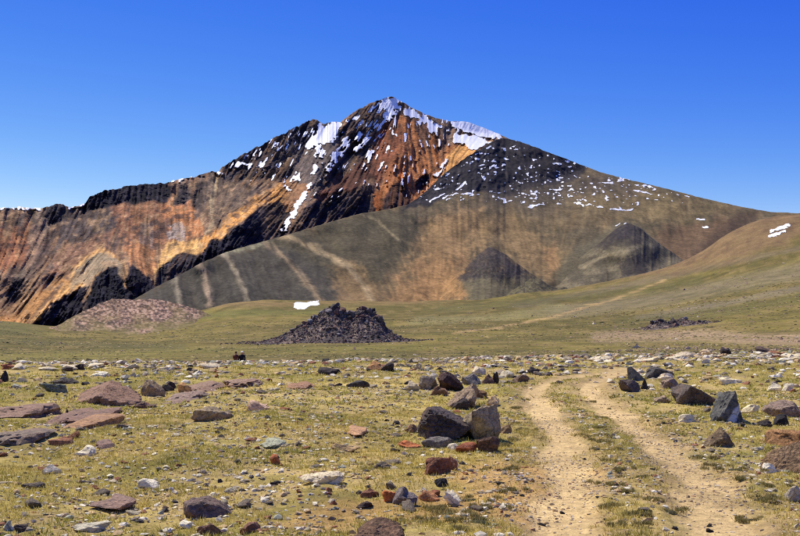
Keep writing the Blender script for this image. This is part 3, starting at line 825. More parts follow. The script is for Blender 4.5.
hill([(-10, 338), (20, 335), (40, 331), (60, 324), (80, 313), (98, 304), (112, 299.5), (125, 298.5), (140, 300), (155, 299.5), (172, 302), (190, 307), (205, 313), (225, 319), (262, 332)],
     [(-10, 343), (60, 344), (120, 344), (200, 342), (262, 338)], 880, 1210, 601, stony, 3, 300, 110)
hill([(424, 302), (440, 291), (452, 280), (463, 269), (473, 259.5), (482, 251), (489, 247), (496, 249), (506, 255), (518, 263.5), (532, 274), (548, 285), (570, 297)],
     [(424, 310), (500, 312), (570, 308)], 1530, 1760, 641, dark_knoll, 2.0, 260, rib=10)
hill([(516, 300), (536, 288), (556, 274), (574, 262), (590, 250), (602, 241), (612, 232), (620, 225.5), (629, 223), (638, 226.5), (648, 234), (660, 244), (676, 255), (694, 265), (716, 275), (750, 288)],
     [(516, 308), (620, 306), (750, 298)], 1580, 1980, 661, olive_knoll, 1.6, 320, rib=12)
hill([(490, 302), (504, 295), (516, 288), (525, 282), (533, 277), (540, 279), (548, 285), (556, 287.5), (564, 287), (574, 291), (596, 300)],
     [(490, 309), (596, 307)], 1512, 1620, 681, green_knoll, 1.6, 160, 50, rib=5)

# ================================================================== rocks
def ico(n):
    import bmesh
    bm = bmesh.new(); bmesh.ops.create_icosphere(bm, subdivisions=n, radius=1)
    v = np.array([p.co[:] for p in bm.verts]); f = np.array([[p.index for p in q.verts] for q in bm.faces])
    bm.free(); return v, f
ICO = {k: ico(k) for k in (1, 2, 3, 4, 5)}

def light_ico():
    t = (1 + 5 ** .5) / 2
    v = np.array([(-1, t, 0), (1, t, 0), (-1, -t, 0), (1, -t, 0), (0, -1, t), (0, 1, t), (0, -1, -t), (0, 1, -t), (t, 0, -1), (t, 0, 1), (-t, 0, -1), (-t, 0, 1)], float)
    v /= np.linalg.norm(v[0])
    f = np.array([(0, 11, 5), (0, 5, 1), (0, 1, 7), (0, 7, 10), (0, 10, 11), (1, 5, 9), (5, 11, 4), (11, 10, 2), (10, 7, 6), (7, 1, 8), (3, 9, 4), (3, 4, 2), (3, 2, 6), (3, 6, 8), (3, 8, 9), (4, 9, 5), (2, 4, 11), (6, 2, 10), (8, 6, 7), (9, 8, 1)])
    return v, f
LV, LFc = light_ico()

CV = np.array([(1, 0, 0), (-1, 0, 0), (0, 1, 0), (0, -1, 0), (0, 0, 1), (0, 0, -1)], float)
CF = np.array([(0, 2, 4), (2, 1, 4), (1, 3, 4), (3, 0, 4), (2, 0, 5), (1, 2, 5), (3, 1, 5), (0, 3, 5)])

def rock_shape(seed, dims, level=4, planes=(), count=13, rough=.035, top=None):
    """a broken, faceted stone: a convex body cut by random planes, its skin roughened; base at z = 0"""
    g = np.random.default_rng(seed)
    v, f = ICO[level]
    nrm = g.normal(size=(count, 3)); nrm /= np.linalg.norm(nrm, axis=1)[:, None]
    off = g.uniform(.55, .95, count)
    extra = [(0, 0, -1, .8)] + list(planes)
    if top is not None:
        extra.append((g.uniform(-.15, .15), g.uniform(-.15, .15), 1, top))
    e = np.array(extra, float); en = np.linalg.norm(e[:, :3], axis=1)
    nrm = np.concatenate([nrm, e[:, :3] / en[:, None]]); off = np.concatenate([off, e[:, 3]])
    dots = v @ nrm.T
    rr_ = np.where(dots > 1e-3, off[None] / np.maximum(dots, 1e-3), 9.0)
    p = 60.0
    rad = (np.minimum(rr_, 3.0) ** -p).sum(1) ** (-1 / p)
    n2 = g.normal(size=(count, 3)); n2 /= np.linalg.norm(n2, axis=1)[:, None]
    d2 = v @ n2.T; r2 = np.where(d2 > 1e-3, g.uniform(.5, .9, count)[None] / np.maximum(d2, 1e-3), 9.0)
    rad2 = (np.minimum(r2, 3.0) ** -p).sum(1) ** (-1 / p)
    if len(planes):
        dp = v @ (e[1:, :3] / en[1:, None]).T
        rad2 = np.minimum(rad2, np.where(dp > 1e-3, 1.12 * e[1:, 3][None] / np.maximum(dp, 1e-3), 9.0).min(1))
    rad = np.minimum(np.maximum(rad, rad2 * .86), 1.5)
    P = v * rad[:, None]
    nz = fbm3(P + seed * 3.1, 2.2, 4, seed % 97) - .5
    rid = np.abs(fbm3(P * np.array([1, 1, 2.2]) - seed, 3.0, 3, seed % 89) - .5)
    fine_ = fbm3(P * np.array([1, 1, 1.8]) + seed, 7.5, 3, seed % 83) - .5 if level >= 4 else 0
    P = P + v * (nz * rough * 3.5 + fine_ * rough * 3.5 - np.maximum(.05 - rid, 0) * rough * 30)[:, None]
    lo, hi_ = P.min(0), P.max(0)
    P = (P - (lo + hi_) / 2) / (hi_ - lo)
    P[:, 2] += .5
    return P * np.array(dims), f

def rock_mat(name, kind):
    m, n, l, b = new_mat(name, .85, .3)
    oi = n.new("ShaderNodeObjectInfo")
    tc = n.new("ShaderNodeTexCoord").outputs["Object"]
    f1 = noise_node(n, l, tc, 5, 6, .65); f2 = noise_node(n, l, tc, 26, 5, .65); f3 = noise_node(n, l, tc, 2.2, 4, .55)
    c = mixc(n, l, oi.outputs["Color"], ramp(n, l, f1, [(.3, g3(.72 if kind == 'pale' else .42)), (.68, g3(1.3 if kind == 'pale' else 1.55))]), 1.0, 'MULTIPLY')
    c = mixc(n, l, c, ramp(n, l, f2, [(.3, g3(.75 if kind == 'pale' else .5)), (.7, g3(1.25 if kind == 'pale' else 1.5))]), 1.0, 'MULTIPLY')
    if kind == 'dark':
        c = mixc(n, l, c, (.16, .07, .03), ramp(n, l, f3, [(.52, g3(0)), (.68, g3(.55))]))
        c = mixc(n, l, c, (.24, .22, .19), ramp(n, l, f2, [(.58, g3(0)), (.72, g3(.5))]))
    elif kind == 'pale':
        c = mixc(n, l, c, (.33, .24, .15), ramp(n, l, f3, [(.5, g3(0)), (.7, g3(.5))]))
        c = mixc(n, l, c, (.16, .14, .12), ramp(n, l, f2, [(.6, g3(0)), (.75, g3(.5))]))
    elif kind == 'mauve':
        c = mixc(n, l, c, (.28, .15, .08), ramp(n, l, f3, [(.52, g3(0)), (.7, g3(.6))]))
        c = mixc(n, l, c, (.09, .08, .08), ramp(n, l, f1, [(.55, g3(0)), (.7, g3(.6))]))
        c = mixc(n, l, c, (.36, .33, .29), ramp(n, l, f2, [(.6, g3(0)), (.74, g3(.6))]))
    elif kind == 'banded':
        mp = n.new("ShaderNodeMapping"); mp.inputs["Rotation"].default_value = (0, R(52), 0)
        mp.inputs["Location"].default_value = (.02, 0, .02)
        l.new(tc, mp.inputs["Vector"])
        sep = n.new("ShaderNodeSeparateXYZ"); l.new(mp.outputs[0], sep.inputs[0])
        ad = n.new("ShaderNodeMath"); ad.operation = 'MULTIPLY_ADD'; l.new(f3, ad.inputs[0]); ad.inputs[1].default_value = .2; l.new(sep.outputs["Z"], ad.inputs[2])
        c = mixc(n, l, c, (.62, .60, .54), ramp(n, l, ad.outputs[0], [(.17, g3(0)), (.19, g3(.95)), (.27, g3(.95)), (.30, g3(0))]))
    vo = n.new("ShaderNodeTexVoronoi"); vo.feature = 'DISTANCE_TO_EDGE'; vo.inputs["Scale"].default_value = 4.5
    wv = n.new("ShaderNodeMix"); wv.data_type = 'VECTOR'; wv.inputs[0].default_value = .22
    nz3 = n.new("ShaderNodeTexNoise"); nz3.inputs["Scale"].default_value = 4; l.new(tc, nz3.inputs["Vector"])
    l.new(tc, wv.inputs[4]); l.new(nz3.outputs["Color"], wv.inputs[5]); l.new(wv.outputs[1], vo.inputs["Vector"])
    crack = ramp(n, l, vo.outputs["Distance"], [(.0, g3(.25)), (.035, g3(1))])
    c = mixc(n, l, c, crack, .75, 'MULTIPLY')
    l.new(c, b.inputs["Base Color"])
    add = n.new("ShaderNodeMath"); add.operation = 'MULTIPLY_ADD'
    l.new(f2, add.inputs[0]); add.inputs[1].default_value = .35; l.new(f1, add.inputs[2])
    bump(n, l, b, add.outputs[0], 1.0, .07)
    return m
RM = {k: rock_mat("rock_" + k, k) for k in ('dark', 'pale', 'mauve', 'plain', 'banded')}

WARM = np.array([1.12, 1.04, .76])        # rock colours warmed to offset the blue skylight
STONES = []                      # footprints kept clear of grass: x, y, radius
seed_i = [100]
def stone(name, box, kind, rgb, label, depth=.8, planes=(), sink=.3, rough=.035, top=None, rz=0.0, group=None, cat="rock", level=4, count=10, flat=False, seed=None):
    """box = the stone's outline in the photograph; its foot is set on the ground there and its size follows from that distance"""
    x0, y0, x1, y1 = box
    if name == "outcrop":
        sink = .5
    X_, Y_, Z_ = ground_hit((x0 + x1) / 2, y1)
    rng_ = math.hypot(X_, Y_)
    s = Y_ / FPX
    w = (x1 - x0) * s
    dep = w * depth
    tilt = max((CAMZ - Z_) / rng_, .005)
    h = max((y1 - y0) * s - dep * tilt * .55, .22 * (y1 - y0) * s, .03)
    if flat:                                        # a ledge lying almost level: its far edge is read off the ground as well
        Yb = ground_hit((x0 + x1) / 2, min(y0 + 1.5, y1 - 3))[1]
        dep = min(max(Yb - Y_, .4 * w), 4.2 * w)
        h = min(max(.1 * w + .06, .1), .26)
    seed_i[0] += 1
    level = 5 if x1 - x0 > 50 and not flat else (4 if x1 - x0 > 26 else 3)
    if flat:
        planes, top, count, rough = [(0, -.5, .85, .55)], .4, 10, .06
    P, f = rock_shape(seed if seed is not None else seed_i[0], (w, dep, h / (1 - sink)), level, planes, count, rough, top)
    me = mesh_np(name, P, f)
    me.set_sharp_from_angle(angle=R(20 if level == 5 else 26))
    o = link(name, me, RM[kind], label=label, category=cat)
    q = 1 + dep * .5 / rng_
    zc = float(height(np.array([X_ * q]), np.array([Y_ * q]))[0])
    o.location = (X_ * q, Y_ * q, min(zc, Z_) - sink * h / (1 - sink))
    o.rotation_euler = (0, 0, rz)
    o.color = (*(lin(*rgb) * WARM * (np.array([1.06, 1.02, .86]) if kind == 'mauve' else 1)), 1)
    if group:
        o["group"] = group
    if flat:
        for t in np.linspace(.15, .85, 6):
            STONES.append((X_ * (1 + dep * t / rng_), Y_ * (1 + dep * t / rng_), w * .36))
    else:
        STONES.append((X_ * q, Y_ * q, max(w, dep) * .42))
    return o

DK, MV, GY_, BR, WH, RU, OR_, GR = (62, 55, 55), (128, 106, 100), (134, 126, 118), (120, 92, 72), (226, 216, 196), (136, 78, 52), (176, 118, 78), (150, 150, 128)
B = "boulder"
# --- boulder heap left of the track
stone(B, (417, 406, 479, 442), 'dark', (78, 68, 66), "largest dark boulder of the heap beside the track, peaked with a sloping right shoulder", .9, [(.42, -.15, .8, .42), (-.85, -.3, .45, .62), (.1, -.95, .1, .55)], .25, seed=7, cat="boulder", level=5)
stone(B, (463, 404, 501, 442), 'mauve', (150, 138, 126), "grey boulder with whitish top leaning against the largest dark boulder", .9, [(.6, -.5, .5, .6), (-.2, .1, 1, .7)], .25, cat="boulder", level=5)
stone("rock", (421, 436, 452, 448), 'plain', (120, 114, 112), "low flat grey rock at the foot of the largest dark boulder", .6, top=.4)
stone("rock", (447, 443, 459, 450), 'pale', WH, "small white stone at the foot of the largest dark boulder", .8)
stone("rock", (455, 442, 478, 453), 'mauve', RU, "rust brown lump in front of the boulder heap beside the track", .8)
stone("rock", (476, 436, 499, 453), 'dark', (104, 80, 66), "brown angular rock under the grey leaning boulder", .8)
stone(B, (447, 383, 478, 409), 'mauve', (152, 134, 124), "mauve grey boulder behind the largest dark boulder of the heap", .9, [(-.5, -.4, .7, .6)], .25, cat="boulder")
stone(B, (464, 385, 487, 399), 'mauve', (126, 98, 74), "brown boulder with a dark end beside the mauve grey boulder", .8, cat="boulder")
stone(B, (437, 371, 464, 391), 'dark', (66, 46, 42), "dark maroon boulder at the back of the heap", .9, [(.5, -.2, .8, .5)], .25, cat="boulder")
stone(B, (417, 375, 438, 390), 'plain', (140, 130, 122), "pale grey boulder beside the dark maroon boulder", .9, cat="boulder")
stone("rock", (461, 373, 481, 385), 'plain', (120, 114, 114), "slate grey rock behind the mauve grey boulder of the heap", .9)
stone("rock", (480, 374, 495, 384), 'dark', (112, 84, 70), "brown rock at the right end of the heap's back row", .8)
stone("rock", (491, 371, 499, 383), 'dark', (58, 48, 48), "narrow dark upright stone at the end of the heap's back row", .8)
stone("rock", (498, 370, 514, 378), 'pale', WH, "whitish stone in the row running from the heap to the track", .8)
stone("rock", (512, 374, 530, 382), 'mauve', (124, 106, 98), "mauve flat stone in the row running from the heap to the track", .7)
stone("rock", (380, 362, 396, 371), 'dark', (72, 62, 58), "dark rock on the plateau rim below the black rubble mound", .8)
stone("rock", (366, 361, 382, 370), 'mauve', (190, 144, 104), "orange tan rock next to a dark one on the plateau rim", .8)
stone("rock", (452, 398, 470, 410), 'dark', (70, 60, 56), "dark stone wedged in the crevice between the two biggest heap boulders", .8)
stone("rock", (486, 396, 500, 407), 'pale', (220, 190, 150), "cream stone lodged right of the grey leaning boulder", .8)
stone("rock", (404, 381, 420, 391), 'pale', (196, 182, 160), "pale broken stone left of the pale grey boulder", .8)
stone("rock", (430, 386, 448, 395), 'mauve', (132, 104, 88), "brown flat stone under the dark maroon boulder", .7, top=.5)
stone("rock", (497, 424, 512, 434), 'mauve', (150, 128, 106), "tan stone on the verge right of the grey leaning boulder", .8)
stone("rock", (472, 366, 486, 374), 'pale', (214, 200, 178), "pale stone behind the slate grey rock of the heap", .8)
stone("rock", (526, 366, 540, 374), 'dark', (84, 74, 70), "dark grey stone at the far bend left of the ruts", .8)
stone("rock", (404, 424, 418, 433), 'mauve', (140, 112, 94), "brownish stone just left of the largest dark boulder", .8)
# --- in front of the heap
stone("rock", (423, 457, 452, 475), 'mauve', (122, 80, 64), "rust brown rock lying alone in the grass before the boulder heap", .8, [(-.2, -.4, .9, .6)])
stone("rock", (445, 455, 458, 470), 'mauve', (134, 92, 76), "small rust rock touching the lone rust brown rock", .8)
stone("rock", (398, 440, 421, 448), 'mauve', (190, 116, 76), "flat orange slab left of the largest dark boulder", .7, top=.35)
stone("rock", (392, 486, 418, 506), 'plain', (122, 112, 116), "grey wedge shaped rock with an orange neighbour in the near grass", .8, [(-.75, -.2, .6, .35)])
stone("rock", (382, 490, 398, 502), 'mauve', (196, 118, 72), "orange rock pressed against the grey wedge shaped rock", .7)
stone("rock", (360, 488, 379, 498), 'dark', (128, 86, 66), "brown rock left of the grey wedge and its orange neighbour", .7, top=.5)
stone("rock", (356, 501, 374, 509), 'dark', (74, 58, 52), "dark thin rock before the brown rock near the grey wedge", .6, top=.5)
stone("rock", (418, 490, 440, 502), 'mauve', (172, 122, 88), "tan flat rock between the grey wedge and the white splinter", .7, top=.4)
stone("rock", (443, 490, 463, 505), 'pale', (238, 226, 204), "white splinter of stone lying slanted among dark tufts", .35, [(.5, -.2, .8, .25)], rz=-.5)
stone("rock", (434, 478, 449, 487), 'dark', (48, 44, 46), "small black rock before the rust brown rock", .8)
stone("rock", (420, 487, 428, 493), 'pale', (232, 220, 200), "small white stone above the tan flat rock", .8)
stone(B, (345, 519, 405, 548), 'dark', (112, 86, 68), "big brown and black rock at the lower edge, half out of view", .8, [(-.4, -.3, .8, .55)], cat="boulder", level=5)
# --- near left
stone("rock", (299, 470, 344, 484), 'pale', (226, 212, 188), "long white rock with a brown notch in the open turf", .5, top=.45)
stone("rock", (258, 439, 285, 450), 'plain', (160, 164, 146), "flat pale grey green slab in the turf", .8, top=.3, flat=True)
stone("rock", (270, 454, 282, 465), 'mauve', (170, 106, 74), "small orange brown block in the open turf", .8)
stone("rock", (182, 498, 231, 519), 'mauve', (112, 96, 98), "thick dark mauve slab lying in the near turf", .8, [(.3, -.1, .9, .5)], top=.5, level=5)
stone("rock", (195, 521, 224, 536), 'mauve', (116, 88, 82), "brown rock before the thick dark mauve slab", .8)
stone("rock", (240, 521, 264, 533), 'mauve', (128, 92, 80), "low rust brown rock right of the thick dark mauve slab", .8, top=.5)
stone("rock", (179, 520, 193, 529), 'pale', (240, 232, 214), "bright white stone before the thick dark mauve slab", .8)
stone("rock", (74, 445, 98, 456), 'pale', (238, 228, 208), "bright white rock against a mauve slab in the left turf", .8)
stone("rock", (94, 440, 118, 450), 'mauve', (132, 110, 108), "mauve slab behind the bright white rock", .8, top=.35, flat=True)
stone("rock", (138, 478, 161, 489), 'pale', (238, 230, 214), "white sharp cornered stone with a dark hollow under it", .7, [(.5, -.2, .8, .4)])
stone("rock", (70, 521, 112, 533), 'pale', (196, 190, 176), "long pale grey slab with a dark undercut in the near turf", .6, top=.4)
stone("rock", (95, 502, 137, 514), 'mauve', (136, 114, 112), "broad low mauve slab in the near turf", .8, top=.3, flat=True)
stone("rock", (42, 464, 62, 474), 'pale', (220, 210, 196), "whitish broken rock in the left turf", .7)
stone("rock", (2, 520, 14, 531), 'pale', (180, 182, 170), "pale greenish stone beside a dark hollow", .8)
stone("rock", (14, 524, 30, 532), 'dark', (70, 58, 54), "dark brown stone beside the pale greenish one", .8)
# --- left outcrops
stone("outcrop", (74, 381, 142, 406), 'mauve', (138, 110, 100), "broad low purple brown outcrop with a pointed crown", .8, [(-.38, -.2, .9, .42), (.36, -.2, .9, .42)], .5, .02, cat="outcrop", level=5, count=6)
stone("outcrop", (-20, 408, 64, 419), 'mauve', (140, 116, 110), "long flat mauve ledge running under the purple brown outcrop", .6, top=.3, cat="outcrop", level=5, flat=True)
stone("outcrop", (58, 406, 112, 426), 'mauve', (132, 108, 102), "flat mauve ledge with a black standing sliver at its left end", .7, [(.2, -.2, .95, .4)], cat="outcrop", level=5, flat=True)
stone("rock", (64, 408, 70, 419), 'dark', (44, 38, 40), "black sliver standing upright on the mauve ledge", .5, [(.7, 0, .5, .4), (-.7, 0, .5, .4)], level=3)
stone("outcrop", (66, 415, 112, 431), 'mauve', (164, 130, 104), "tan domed ledge before the black standing sliver", .7, count=7, cat="outcrop", level=5, flat=True)
stone("outcrop", (-14, 429, 54, 446), 'mauve', (126, 114, 112), "grey slab ledge stepping down below the tan domed ledge", .7, top=.35, cat="outcrop", level=5, flat=True)
stone("rock", (65, 431, 80, 440), 'mauve', (132, 90, 66), "squat rust brown block right of the grey slab ledge", .8)
stone("rock", (48, 436, 74, 446), 'mauve', (156, 112, 90), "tan broken rock below the squat rust brown block", .7, top=.5)
stone("rock", (39, 383, 71, 392), 'plain', (120, 124, 110), "grey green slab with a straight black front edge", .5, [(0, -1, 0, .6)], top=.5)
stone("rock", (50, 378, 78, 384), 'dark', (84, 76, 70), "thin dark slab behind the straight edged grey green slab", .5, top=.5)
stone("rock", (-2, 370, 9, 382), 'dark', (46, 42, 44), "black pointed rock at the left end of the plateau", .7, [(.8, 0, .5, .4), (-.6, 0, .6, .5)])
stone("rock", (0, 363, 15, 369), 'mauve', (148, 92, 70), "red brown flat rock on the plateau rim", .7, top=.4)
stone("rock", (73, 364, 85, 370), 'dark', (60, 52, 50), "dark rock on the plateau rim behind a white slab", .7)
stone("rock", (60, 366, 74, 371), 'dark', (78, 66, 60), "low dark rock beside the darker rim rock", .7, top=.5)
stone("rock", (88, 371, 108, 377), 'pale', (240, 234, 216), "flat white slab casting a shadow near the rim", .7, top=.4)
stone("outcrop", (137, 379, 164, 396), 'mauve', (156, 136, 116), "tan grey outcrop beside the purple brown one", .8, cat="outcrop")
stone("rock", (161, 381, 176, 391), 'dark', (60, 50, 46), "dark block right of the tan grey outcrop", .7)
stone("rock", (178, 382, 192, 392), 'mauve', (216, 170, 120), "orange tan lit block at the end of the mauve outcrop", .7)
stone("outcrop", (168, 388, 206, 403), 'mauve', (142, 124, 122), "grey mauve slab outcrop below the orange tan block", .8, [(-.3, -.2, .9, .5)], top=.5, cat="outcrop", level=5, flat=True)
stone("outcrop", (186, 377, 226, 393), 'mauve', (144, 120, 110), "long low mauve outcrop leaning away from the orange tan block", .8, top=.4, cat="outcrop", flat=True)
stone("rock", (222, 379, 264, 388), 'mauve', (148, 124, 116), "low mauve ledge below the two seated people", .7, top=.35, flat=True)
stone("rock", (192, 406, 234, 421), 'mauve', (148, 134, 120), "rounded grey tan slab with a dark undercut on its right", .7, top=.5, level=5)
stone("rock", (247, 400, 270, 411), 'pale', (226, 192, 168), "pinkish white broken rock in the turf", .7)
stone("rock", (128, 401, 157, 409), 'dark', (104, 80, 72), "dark brown low rock right of the purple brown outcrop", .7, top=.4)
stone("rock", (318, 367, 340, 375), 'dark', (64, 56, 54), "dark flat rock on the plateau below the black rubble mound", .7, top=.4)
stone("rock", (346, 380, 370, 388), 'dark', (72, 68, 66), "dark slanted slab in the middle turf", .6, [(-.4, -.1, .9, .4)])
stone("rock", (285, 380, 318, 390), 'mauve', (150, 116, 96), "brownish low rock in the middle turf", .7, top=.35, flat=True)
stone("rock", (346, 429, 368, 438), 'mauve', (184, 146, 120), "pinkish flat stone left of the flat orange slab", .7, top=.4, flat=True)
stone("rock", (330, 443, 362, 452), 'mauve', (176, 152, 122), "low tan stone with an orange end in the open turf", .5, top=.5)
# --- right of the track
stone(B, (672, 383, 714, 405), 'dark', (92, 82, 80), "big dark boulder right of the track with a long sloping back", .9, [(.45, .1, .85, .45), (0, -1, -.25, .5), (-.7, -.3, .6, .6)], .25, cat="boulder", level=5, seed=22)
stone(B, (708, 390, 744, 422), 'banded', (92, 92, 94), "dark boulder split by a white band, standing tilted", .8, [(-.62, -.25, .7, .42), (.9, -.1, .3, .5), (.1, -.9, .3, .6)], .25, cat="boulder", level=5)
stone("rock", (741, 404, 758, 413), 'pale', (240, 224, 188), "cream stone beside the white banded boulder", .8)
stone("rock", (702, 427, 734, 447), 'mauve', (118, 102, 88), "ribbed brown boulder below the white banded one", .8, [(-.6, -.3, .7, .5)], cat="boulder")
stone(B, (759, 437, 812, 472), 'mauve', (146, 122, 102), "large tan brown boulder at the right edge, flat face towards the track", .8, [(-.8, -.3, .4, .6), (-.3, -.6, .75, .45)], .5, .02, cat="boulder", level=5, count=9)
stone("rock", (766, 430, 806, 447), 'mauve', (156, 118, 84), "brown slab lying on top of the large tan boulder", .8, [(-.1, -.2, .9, .5)], top=.5)
stone("rock", (760, 463, 777, 473), 'pale', (244, 236, 220), "bright white stone at the foot of the large tan boulder", .7)
stone("rock", (764, 400, 804, 418), 'mauve', (132, 116, 116), "mauve grey slab behind the large tan boulder", .8, [(-.3, -.2, .9, .5)])
stone("rock", (773, 414, 789, 426), 'dark', (46, 42, 44), "black block in front of the mauve grey slab", .8)
stone("rock", (756, 420, 774, 427), 'dark', (58, 50, 48), "flat dark stone left of the black block", .7, top=.4)
stone("rock", (784, 485, 806, 502), 'pale', (192, 180, 166), "pale grey rock at the right edge below the large tan boulder", .7)
stone("rock", (718, 377, 742, 384), 'pale', (240, 226, 194), "oblong cream slab in the turf right of the track", .5, top=.45)
stone("rock", (767, 383, 782, 391), 'pale', (240, 230, 208), "white slab right of the oblong cream slab", .6, top=.5)
stone("rock", (781, 383, 795, 391), 'pale', (236, 226, 204), "white slab end touching another, right of the oblong cream slab", .6, top=.5)
stone("rock", (619, 379, 642, 393), 'mauve', (98, 86, 86), "dark mauve rock on the bend of the track", .8)
stone("rock", (627, 366, 645, 381), 'plain', (112, 112, 108), "tilted grey slab above the bend of the track", .5, [(.7, 0, .6, .4)])
stone("rock", (643, 366, 674, 378), 'dark', (88, 84, 84), "long slate slab beside the tilted grey slab", .6, [(.35, -.1, .9, .5)], top=.6)
stone("rock", (657, 373, 674, 380), 'pale', (240, 224, 204), "white stone at the end of the long slate slab", .7)
stone("rock", (660, 378, 680, 389), 'mauve', (136, 120, 116), "mauve stone below the white one near the slate slab", .7)
stone("rock", (640, 378, 648, 389), 'dark', (60, 54, 54), "small dark wedge by the bend of the track", .7)
stone("rock", (675, 414, 696, 423), 'pale', (222, 210, 186), "thin bent white stone below the big dark boulder", .5, top=.5)
stone("rock", (652, 395, 672, 403), 'mauve', (150, 134, 124), "flat grey stone left of the big dark boulder", .7, top=.4)
stone("rock", (720, 347, 731, 355), 'dark', (58, 50, 52), "dark rock on the rim right of a pale stone row", .8)
stone("rock", (754, 346, 772, 353), 'dark', (96, 80, 72), "brown dark rock on the rim above the white slabs", .7)
stone("rock", (694, 349, 714, 356), 'pale', (228, 204, 172), "cream rock of the pale row on the rim", .7)
stone("rock", (672, 351, 692, 358), 'pale', (222, 206, 184), "cream lumpy rock left of the largest one on the rim", .7)

# ================================================================== black rubble mound and the small outcrop on the plain
M_RUB = terrain_mat("rubble_rock", .35, 1.6, .5, 1.5, .5)
M_RUB.node_tree.nodes["Principled BSDF"].inputs["Specular IOR Level"].default_value = .2
LAVA = [rock_shape(900 + i, (1, .9, .75), 2, count=9, rough=.02)[0] for i in range(6)]
LF = ICO[2][1]
lava_me = []
for i, P in enumerate(LAVA):
    me = mesh_np("lava_block", P, LF, smooth=False); lava_me.append(me)
M_LAVA, n_, l_, b_ = new_mat("lava_block", .85, .25)
oi = n_.new("ShaderNodeObjectInfo")
l_.new(mixc(n_, l_, oi.outputs["Color"], ramp(n_, l_, noise_node(n_, l_, n_.new("ShaderNodeTexCoord").outputs["Object"], 3, 5), [(.3, g3(.55)), (.7, g3(1.5))]), 1.0, 'MULTIPLY'), b_.inputs["Base Color"])
for me in lava_me:
    me.materials.append(M_LAVA)

def mound(name, label, left, right, basey, prof, depth_ratio, nblocks, nrub, bsize, seed):
    g = np.random.default_rng(seed)
    cx = (left + right) / 2
    X0, Y0, Z0 = ground_hit(cx, basey)
    s = Y0 / FPX
    wid = (right - left) * s
    dep = wid * depth_ratio
    yc = Y0 + dep * .42
    root = link(name, None, label=label, category="outcrop")
    root.location = (X0 * yc / Y0, yc, 0)
    ox, oy = root.location.x, root.location.y
    pf = curve([((a - cx) * s * yc / Y0, b * s) for a, b in prof])
    def hz(u, v):
        q = np.clip(1 - np.abs(v) / (dep * .5), 0, 1) ** 1.15
        return pf(u) * q - .25
    us, vs = np.linspace(-wid * .56, wid * .56, 150), np.linspace(-dep * .56, dep * .56, 80)
    U, V = np.meshgrid(us, vs)
    Z = hz(U, V) + (fbm2(U / 2.2, V / 2.2, 4, seed, .6) - .5) * 2.2 * np.clip(hz(U, V) / 3, 0, 1)
    G = height((U + ox).ravel(), (V + oy).ravel()).reshape(U.shape)
    verts = np.stack([U, V, Z + G], -1).reshape(-1, 3)
    nn = fbm2(U / 3, V / 3, 4, seed + 9, .6).ravel()
    cc = mix(np.broadcast_to(lin(84, 75, 66), (len(verts), 3)), lin(132, 113, 94), sst(.42, .64, nn))
    link("mound", mesh_np("mound", verts, grid_faces(80, 150), cc), M_RUB, root)
    hmax = max(b for a, b in prof) * s
    def lie(u, v):
        h = hz(u, v)
        return h, h + height(u + ox, v + oy) + (fbm2(u / 2.2, v / 2.2, 4, seed, .6) - .5) * 2.2 * np.clip(h / 3, 0, 1)
    def spot(n, crest):
        m = n * 12
        u = g.uniform(-wid * .5, wid * .5, m); v = np.where(g.random(m) < crest, g.normal(0, dep * .06, m), g.uniform(-dep * .5, dep * .2, m))
        h = hz(u, v)
        ok = (h > .2) & (g.random(m) < .25 + h / hmax * .9)
        u, v = u[ok][:n], v[ok][:n]
        return list(zip(u, v, lie(u, v)[1]))
    for u, v, z in spot(nblocks, .4):
        o = link("lava_block", lava_me[g.integers(6)], None, root)
        k = bsize * g.lognormal(0, .42) * (.5 + .75 * max(float(hz(u, v)), 0) / (max(b for a, b in prof) * s)); k = min(k, 2.6)
        o.location = (u, v, z - .25 * k); o.scale = (k * g.uniform(.8, 1.3), k * g.uniform(.8, 1.2), k * g.uniform(.7, 1.5))
        o.rotation_euler = (g.uniform(-.4, .4), g.uniform(-.4, .4), g.uniform(0, 6.3))
        t = g.random()
        c = lin(86, 76, 66) * g.uniform(.4, 2.0) if t < .7 else (lin(110, 80, 66) if t < .9 else lin(130, 122, 116))
        o.color = (*c, 1)
    vv, ff, ccs = [], [], []; base = 0
    v1, f1 = LV, LFc
    a = g.uniform(0, 6.28, nrub // 5); q = .5 * (1 + np.abs(g.normal(0, .16, nrub // 5)))      # stones rolled out onto the grass
    su, sv_ = np.cos(a) * q * wid, np.sin(a) * q * dep
    skirt = list(zip(su, sv_, height(su + ox, sv_ + oy)))
    for u, v, z in spot(nrub, .1) + skirt:
        k = bsize * .34 * g.lognormal(0, .45)
        P = v1[:12] if False else v1 * (1 + g.uniform(-.3, .3, (len(v1), 1)))
        P = P * k * .5 * g.uniform(.7, 1.3, 3) + (u, v, z)
        vv.append(P); ff.append(f1 + base); base += len(v1)
        t = g.random(); ccs.append(np.tile((lin(98, 85, 72) * g.uniform(.5, 2.0)) if t < .7 else lin(120, 92, 78) * g.uniform(.7, 1.2), (len(v1), 1)))
    link("rubble", mesh_np("rubble", np.concatenate(vv), np.concatenate(ff), np.concatenate(ccs), False), M_RUB, root, kind="stuff")
    return root
mound("rubble_mound", "black rocky rubble mound rising from the green plain before the brown flank", 252, 412, 343,
      [(250, 0), (262, 2), (272, 5), (285, 9), (295, 14), (303, 20), (312, 23), (320, 29), (327, 36), (335, 37.5), (342, 36), (347, 32), (354, 31), (360, 35), (368, 33), (376, 29), (382, 25), (386, 15), (393, 9), (402, 4), (412, 0)], .75, 270, 4200, 1.35, 5)
